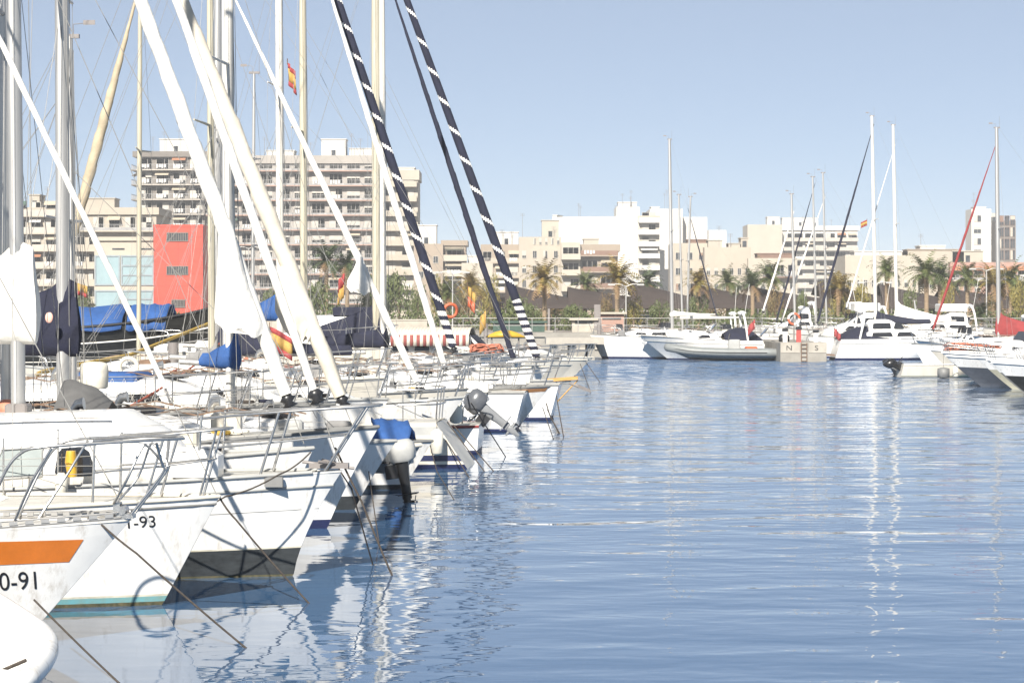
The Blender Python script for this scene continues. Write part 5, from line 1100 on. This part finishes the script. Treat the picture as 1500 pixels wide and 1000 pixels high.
# ------------------------------------------------------------------ trees, canopies, promenade
barkp = mat('palm bark', (.26, .19, .12), .95, .2, 5, stretch=(1, 1, 4), bump=.03, bscale=6); bark = mat('bark', (.14, .10, .07), .95, .2, 4)
leafs = [mat('palm leaf green', (.055, .085, .022), .6, .3, .8, col2=(.10, .10, .03)), mat('palm leaf yellow', (.13, .12, .025), .6, .3, .8, col2=(.22, .13, .035)), mat('palm leaf dark', (.035, .06, .022), .6, .3, .8, col2=(.06, .07, .025))]
leaft = [mat('foliage green', (.05, .075, .02), .65, .3, .9, col2=(.09, .10, .03)), mat('foliage olive', (.12, .12, .03), .65, .3, .9, col2=(.20, .15, .03)), mat('foliage rust', (.17, .10, .04), .7, .3, .9, col2=(.09, .08, .03))]
dry = mat('dry fronds', (.24, .15, .07), .9, .2, 2)
def palm_meshes(seed, dense=1.):
    rnd = random.Random(seed); c = MB()
    n = int(52 * dense)
    for k in range(n):
        az = rnd.uniform(0, 6.283); el = rnd.uniform(-.5, 1.35); ln = rnd.uniform(1.5, 2.2); pts = []; d = V((math.cos(az) * math.cos(el), math.sin(az) * math.cos(el), math.sin(el))); p = V((0, 0, 0))
        for i in range(7): pts.append(p.copy()); p = p + d * (ln / 6); d = (d + V((0, 0, -.17 - .06 * i))).normalized()
        s_ = V((-math.sin(az), math.cos(az), 0)); mi = 1 if el < -.25 else 0
        for i in range(1, 7):
            for q in (0, .5):
                a = pts[i - 1].lerp(pts[i], q); L_ = .42 * (1 - abs(i + q - 3.2) / 5.2)
                for sd_ in (-1, 1):
                    tip = a + s_ * sd_ * L_ + (pts[i] - pts[i - 1]).normalized() * L_ * .55 + V((0, 0, -.14 * L_ + rnd.uniform(-.08, .05))); w_ = (pts[i] - pts[i - 1]).normalized() * .05
                    c.add([a - w_, a + w_, tip], [(0, 1, 2)], mi)
        c.add([pts[0] + s_ * .03, pts[0] - s_ * .03, pts[3] - s_ * .02, pts[3] + s_ * .02], [(0, 1, 2, 3)], mi)
    return c
palm_src = [palm_meshes(s) for s in (1, 2, 3)]; pcache = {}
GP = 'palm trees along the promenade'
def palm(label, px, pyc, Y, s=1., lf=0, r=.19, seed=None):
    zc = Z(pyc, Y); o = thing('palm_tree', label, 'palm', (X(px, Y), Y, 1.38), random.uniform(0, 6), GP); Hh = zc - 1.38; k = random.randrange(3)
    pts = [(math.sin(i * .5) * .06, 0, Hh * i / 6) for i in range(7)]
    MB().tube(pts, [r * 1.4, r * 1.05, r, r * .95, r * .95, r * 1.0, r * 1.25], 9).build('trunk', barkp, o)
    if (k, lf) not in pcache: cr = palm_src[k].build('crown', [leafs[lf], dry], o); pcache[(k, lf)] = cr
    else: cr = pcache[(k, lf)].copy(); COL.objects.link(cr); cr.parent = o
    s *= 1.14; cr.location = (pts[-1][0], 0, Hh); cr.scale = (s, s, s); return o
ORD = 'first second third fourth fifth sixth seventh eighth ninth tenth eleventh twelfth thirteenth fourteenth fifteenth sixteenth seventeenth eighteenth nineteenth twentieth'.split()
plist = [(478, 382, 205, 1.1, 2), (508, 388, 205, 1.0, 2), (655, 432, 190, .8, 0), (690, 418, 195, .9, 1), (797, 411, 185, 1.05, 1), (858, 418, 215, .85, 0), (905, 410, 182, 1.1, 1), (948, 414, 215, .95, 2), (1022, 416, 200, .9, 1), (1066, 414, 215, .9, 0),
         (1102, 418, 205, 1.0, 2), (1128, 407, 212, 1.1, 0), (1228, 422, 195, 1.0, 1), (1300, 398, 190, .85, 0), (1357, 401, 182, 1.05, 0), (1376, 410, 205, 1.15, 2), (1418, 408, 200, .95, 0), (1455, 416, 195, 1.05, 1), (1480, 410, 200, 1.1, 0), (1436, 462, 172, .8, 2)]
for k, (px, py, Y, s_, lf) in enumerate(plist):
    palm(('tall slender', 'full crowned', 'short bushy')[0 if py < 412 else 1 if py < 419 else 2] + f' palm tree, {ORD[k]} from the left ' + ('behind the white hulls' if k != 19 else 'standing low by the right boats'), px, py, Y, s_, lf)
def clump(seed, n=1700):
    rnd = random.Random(seed); c = MB(); lob = [(V((rnd.uniform(-.55, .55), rnd.uniform(-.4, .4), rnd.uniform(.3, .85))), rnd.uniform(.22, .42)) for _ in range(11)]
    for _ in range(n):
        o, r = rnd.choice(lob); d = V((rnd.gauss(0, 1), rnd.gauss(0, 1), rnd.gauss(0, 1))).normalized(); p = o + d * r * rnd.uniform(.55, 1.08); a = V((rnd.gauss(0, 1), rnd.gauss(0, 1), rnd.gauss(0, 1))).normalized(); b_ = a.cross(d); sz = rnd.uniform(.025, .06)
        b_ = b_.normalized() if b_.length > .01 else V((1, 0, 0)); c.add([p - a * sz, p + b_ * sz * .6, p + a * sz, p - b_ * sz * .6], [(0, 1, 2, 3)])
    return c
clump_src = [clump(s) for s in (11, 12, 13)]; tcache = {}
def tree(label, px0, px1, pytop, Y, lf=0, name='tree', base=1.38, group='trees and shrubs along the promenade'):
    W_ = X(px1, Y) - X(px0, Y); Hh = Z(pytop, Y) - base; o = thing(name, label, 'tree' if name == 'tree' else 'shrub', ((X(px0, Y) + X(px1, Y)) / 2, Y, base), 0, group); k = random.randrange(3)
    t = MB(); t.tube([(0, 0, 0), (.05, 0, Hh * .35), (0, .05, Hh * .6)], [W_ * .03 + .05, W_ * .024 + .04, .04], 7)
    for a in range(4): t.tube([(.03, 0, Hh * .3), (math.cos(a * 1.6) * W_ * .25, math.sin(a * 1.6) * W_ * .2, Hh * .65)], [.06, .02], 5)
    t.build('trunk', bark, o)
    if (k, lf) not in tcache: cr = clump_src[k].build('crown', leaft[lf], o); tcache[(k, lf)] = cr
    else: cr = tcache[(k, lf)].copy(); COL.objects.link(cr); cr.parent = o
    cr.scale = (W_ * .56, W_ * .5, Hh * .95); return o
tl = [(556, 612, 388, 215, 0, 'tree', 'dense dark green tree behind the cream mast'), (520, 560, 400, 210, 0, 'tree', 'green tree just left of the cream mast'), (445, 500, 402, 200, 0, 'tree', 'low tree under the two left palms'), (625, 660, 402, 215, 1, 'tree', 'olive tree behind the left navy striped roll'),
      (668, 700, 408, 205, 2, 'tree', 'rust tinted tree behind the orange flag'), (700, 735, 405, 210, 1, 'tree', 'olive yellow tree between the plain navy and striped rolls'), (735, 790, 425, 190, 0, 'tree', 'green tree left of the tall palm'), (760, 800, 440, 178, 0, 'shrub', 'green shrub at the foot of the tall palm'),
      (820, 868, 440, 180, 0, 'shrub', 'spiky green shrub in front of the brown canopy'), (876, 900, 432, 186, 2, 'shrub', 'reddish shrub left of the palm by the dark post'), (910, 945, 436, 184, 1, 'shrub', 'olive shrub right of the palm by the dark post'), (945, 985, 440, 186, 0, 'shrub', 'green shrub left of the tall yacht mast'),
      (1005, 1040, 425, 200, 0, 'tree', 'green tree right of the thin twin masts'), (1062, 1100, 446, 178, 0, 'shrub', 'dark green shrub behind the white radar arch'), (1120, 1150, 425, 198, 2, 'tree', 'orange brown tree behind the short mast'), (1165, 1190, 418, 205, 0, 'tree', 'green tree behind the close pair of masts'),
      (1208, 1250, 410, 196, 1, 'tree', 'yellow green broad tree right of the close pair of masts'), (1248, 1282, 405, 198, 1, 'tree', 'yellow olive tree left of the tallest mast'), (1320, 1345, 418, 205, 0, 'tree', 'olive tree right of the tallest mast'), (1375, 1400, 412, 195, 1, 'tree', 'yellow green tree crossed by the red headsail'),
      (1440, 1475, 420, 195, 2, 'tree', 'rust green tree at the red sail cover'), (1475, 1512, 408, 192, 1, 'tree', 'olive tree at the far right edge'), (110, 140, 410, 250, 0, 'tree', 'small green tree beside the cream and glass building'), (380, 420, 415, 220, 0, 'tree', 'green tree behind the blue sail cover'), (596, 628, 420, 200, 0, 'tree', 'small green tree below the end wing')]
for px0, px1, py, Y, lf, nm, lab in tl: tree(lab, px0, px1, py, Y, lf, nm)
for k in range(13):
    tree(f'dark shrub in the shade behind the brown canopies, {ORD[k]} from the left', 640 + 70 * k, 735 + 70 * k, 432 + 4 * (k % 3), 228 + (k % 2) * 3, (0, 0, 2)[k % 3], 'shrub')
# low hedge running along the promenade
mb = MB(); rnd = random.Random(5)
for _ in range(16000):
    p = V((rnd.uniform(-38, 62), 187 + rnd.uniform(-.7, .7), 1.38 + rnd.uniform(0, 1.3) ** 1.0 * (1 + .25 * math.sin(_)))); a = V((rnd.gauss(0, 1), rnd.gauss(0, 1), rnd.gauss(0, 1))).normalized(); b_ = a.orthogonal().normalized(); z = rnd.uniform(.06, .13); mb.add([p - a * z, p + b_ * z, p + a * z, p - b_ * z], [(0, 1, 2, 3)])
tag(mb.build('hedge', leaft[0]), 'low dark green hedge running the length of the promenade', 'hedge')
netm = mat('shade net brown', (.042, .030, .025), .9, .12, 1.2, bump=.02, bscale=3)
for k in range(10):
    Y = 212; a = 648 + 92 * k; xa, xb = X(a, Y), X(a + 104, Y)
    o = thing('shade_canopy', f'dark brown sloping shade canopy on posts, {ORD[k]} of its row from the left', 'canopy', (xa, Y, 1.38), 0, 'shade canopies along the promenade'); W_ = xb - xa
    zt0, zt1, zl_ = Z(410 + 5 * (k % 3), Y) - 1.38, Z(436 + 2 * (k % 2), Y) - 1.38, Z(452, Y) - 1.38
    rows = [[V((W_ * i / 10, q * 7 - 1, (zt0 + (zt1 - zt0) * (i / 10) ** .85) * q_ + zl_ * (1 - q_) - .12 * math.sin(math.pi * i / 10) * math.sin(math.pi * q_))) for q, q_ in ((0, 0), (.1, .33), (.25, .7), (.45, 1), (1, .5))] for i in range(11)]
    c = MB().grid(rows).build('net', netm, o); c.modifiers.new('t', 'SOLIDIFY').thickness = .04
    for x, y in ((.05, -1), (W_ - .05, -1), (.05, 5.9), (W_ - .05, 5.9)):
        MB().tube([(x, y, 0), (x, y, zl_ if y < 0 else zl_ + .5)], .07, 7).build('post', alud, o)
def lamp_post(label, px, py, Y, arms=2):
    o = thing('street_lamp', label, 'street lamp', (X(px, Y), Y, 1.38)); Hh = Z(py, Y) - 1.38
    MB().tube([(0, 0, 0), (0, 0, .5), (0, 0, Hh)], [.11, .07, .045], 8).build('pole', alu, o)
    for s_ in ((-1, 1) if arms == 2 else (1,)):
        MB().tube(curve([(0, 0, Hh - .1), (s_ * .5, 0, Hh + .1), (s_ * 1.1, 0, Hh + .08)], 4), .03, 6).build('arm', alu, o); MB().cbox((s_ * 1.1 - .28, -.1, Hh), (s_ * 1.1 + .28, .1, Hh + .12), .03).build('lamp_head', gelg, o)
for px, py, Y, lab in ((917, 418, 176, 'pale street lamp between the palm and the tall yacht mast'), (364, 363, 240, 'twin armed street lamp in front of the white apartment block'), (1445, 395, 185, 'street lamp left of the red sail cover mast'), (1282, 415, 180, 'street lamp hidden beside the tallest mast'), (663, 400, 185, 'thin street lamp beside the olive tree')): lamp_post(lab, px, py, Y)
def hut(label, px0, px1, py, Y, m_, roof_m, name='kiosk', shutter=True):
    o = thing(name, label, 'kiosk' if name == 'kiosk' else 'container', (X(px0, Y), Y, 1.38)); W_ = X(px1, Y) - X(px0, Y); Hh = Z(py, Y) - 1.38
    MB().box((0, 0, 0), (W_, 2.5, Hh - .15)).build('wall', m_, o); MB().box((-.2, -.3, Hh - .15), (W_ + .2, 2.7, Hh)).build('roof', roof_m, o)
    if shutter: MB().box((W_ * .12, -.03, .9), (W_ * .88, -.003, Hh - .4)).build('shutter', glassb, o)
hut('dark green container with flat lid behind the striped roll', 722, 798, 470, 172, green, green, 'container', False); hut('low pinkish kiosk beside the dark post', 878, 914, 457, 174, pinkw, wpale)
hut('low beige kiosk with dark window behind the far pontoon', 838, 872, 466, 170, concp, wpale); hut('dark low kiosk below the brown canopies', 925, 985, 454, 190, wgrey, wgrey); hut('white flat kiosk at the quay behind the hardtop yacht', 1330, 1385, 462, 168, wpale, wwhite)
hut('grey kiosk beneath the canopies near the right boats', 1405, 1445, 462, 178, wgrey, wpale)
for k, (px, py) in enumerate(((875, 446), (804, 452), (1395, 445))):
    o = thing('post', ('stout dark post beside the pinkish kiosk', 'slim dark post right of the tall palm', 'slim dark post beside the right shrubs')[k], 'post', (X(px, 170), 170, 1.38)); MB().cbox((-.24 if k == 0 else -.09, -.1, 0), (.24 if k == 0 else .09, .1, Z(py, 170) - 1.38), .03).build('shaft', alud, o); MB().cbox((-.32, -.16, -.0), (.32, .16, .12), .03).build('foot', conc, o)
# quay wall sections and railing
mb = MB(); mb.box((-60, 164, 1.38), (-6.0, 164.35, 2.25)); mb.box((-60.05, 163.95, 2.25), (-5.95, 164.4, 2.35)); tag(mb.build('garden_wall', concp), 'low pale wall along the quay behind the left row', 'wall')
o = thing('railing', 'long thin railing along the quay edge behind the far boats', 'railing', (-5, 161.5, 1.43))
for k in range(40): MB().tube([(k * 1.6, 0, 0), (k * 1.6, 0, 1.0)], .025, 5).build('baluster_post', alu, o)
for z in (.5, 1.0): MB().tube([(0, 0, z), (39 * 1.6, 0, z)], .02, 5).build('rail', alu, o)
jt = thing('jetty', 'white topped jetty end with dark gap beneath at the end of the left row', 'jetty', (X(885, 138), 138, 0)); W_ = X(885, 138) - X(800, 138)
MB().box((-W_, 0, .95), (0, 6, 1.35)).build('deck', concp, jt)
for k in range(3): MB().box((-W_ + .3 + k * 1.1, .4, -.5), (-W_ + .7 + k * 1.1, 5.6, .95)).build('pile', conc, jt)

# ------------------------------------------------------------------ thin sea haze
hz = bpy.data.materials.new('sea haze'); hz.use_nodes = True; t = hz.node_tree; t.nodes.clear()
o_ = t.nodes.new('ShaderNodeOutputMaterial'); pv = t.nodes.new('ShaderNodeVolumePrincipled'); pv.inputs['Color'].default_value = (.97, .98, 1, 1); pv.inputs['Density'].default_value = .0004; pv.inputs['Anisotropy'].default_value = 0.
t.links.new(pv.outputs[0], o_.inputs['Volume'])
tag(MB().box((-1600, -60, -2.), (1600, 3600, 48)).build('haze', hz), None, None, None, 'stuff')
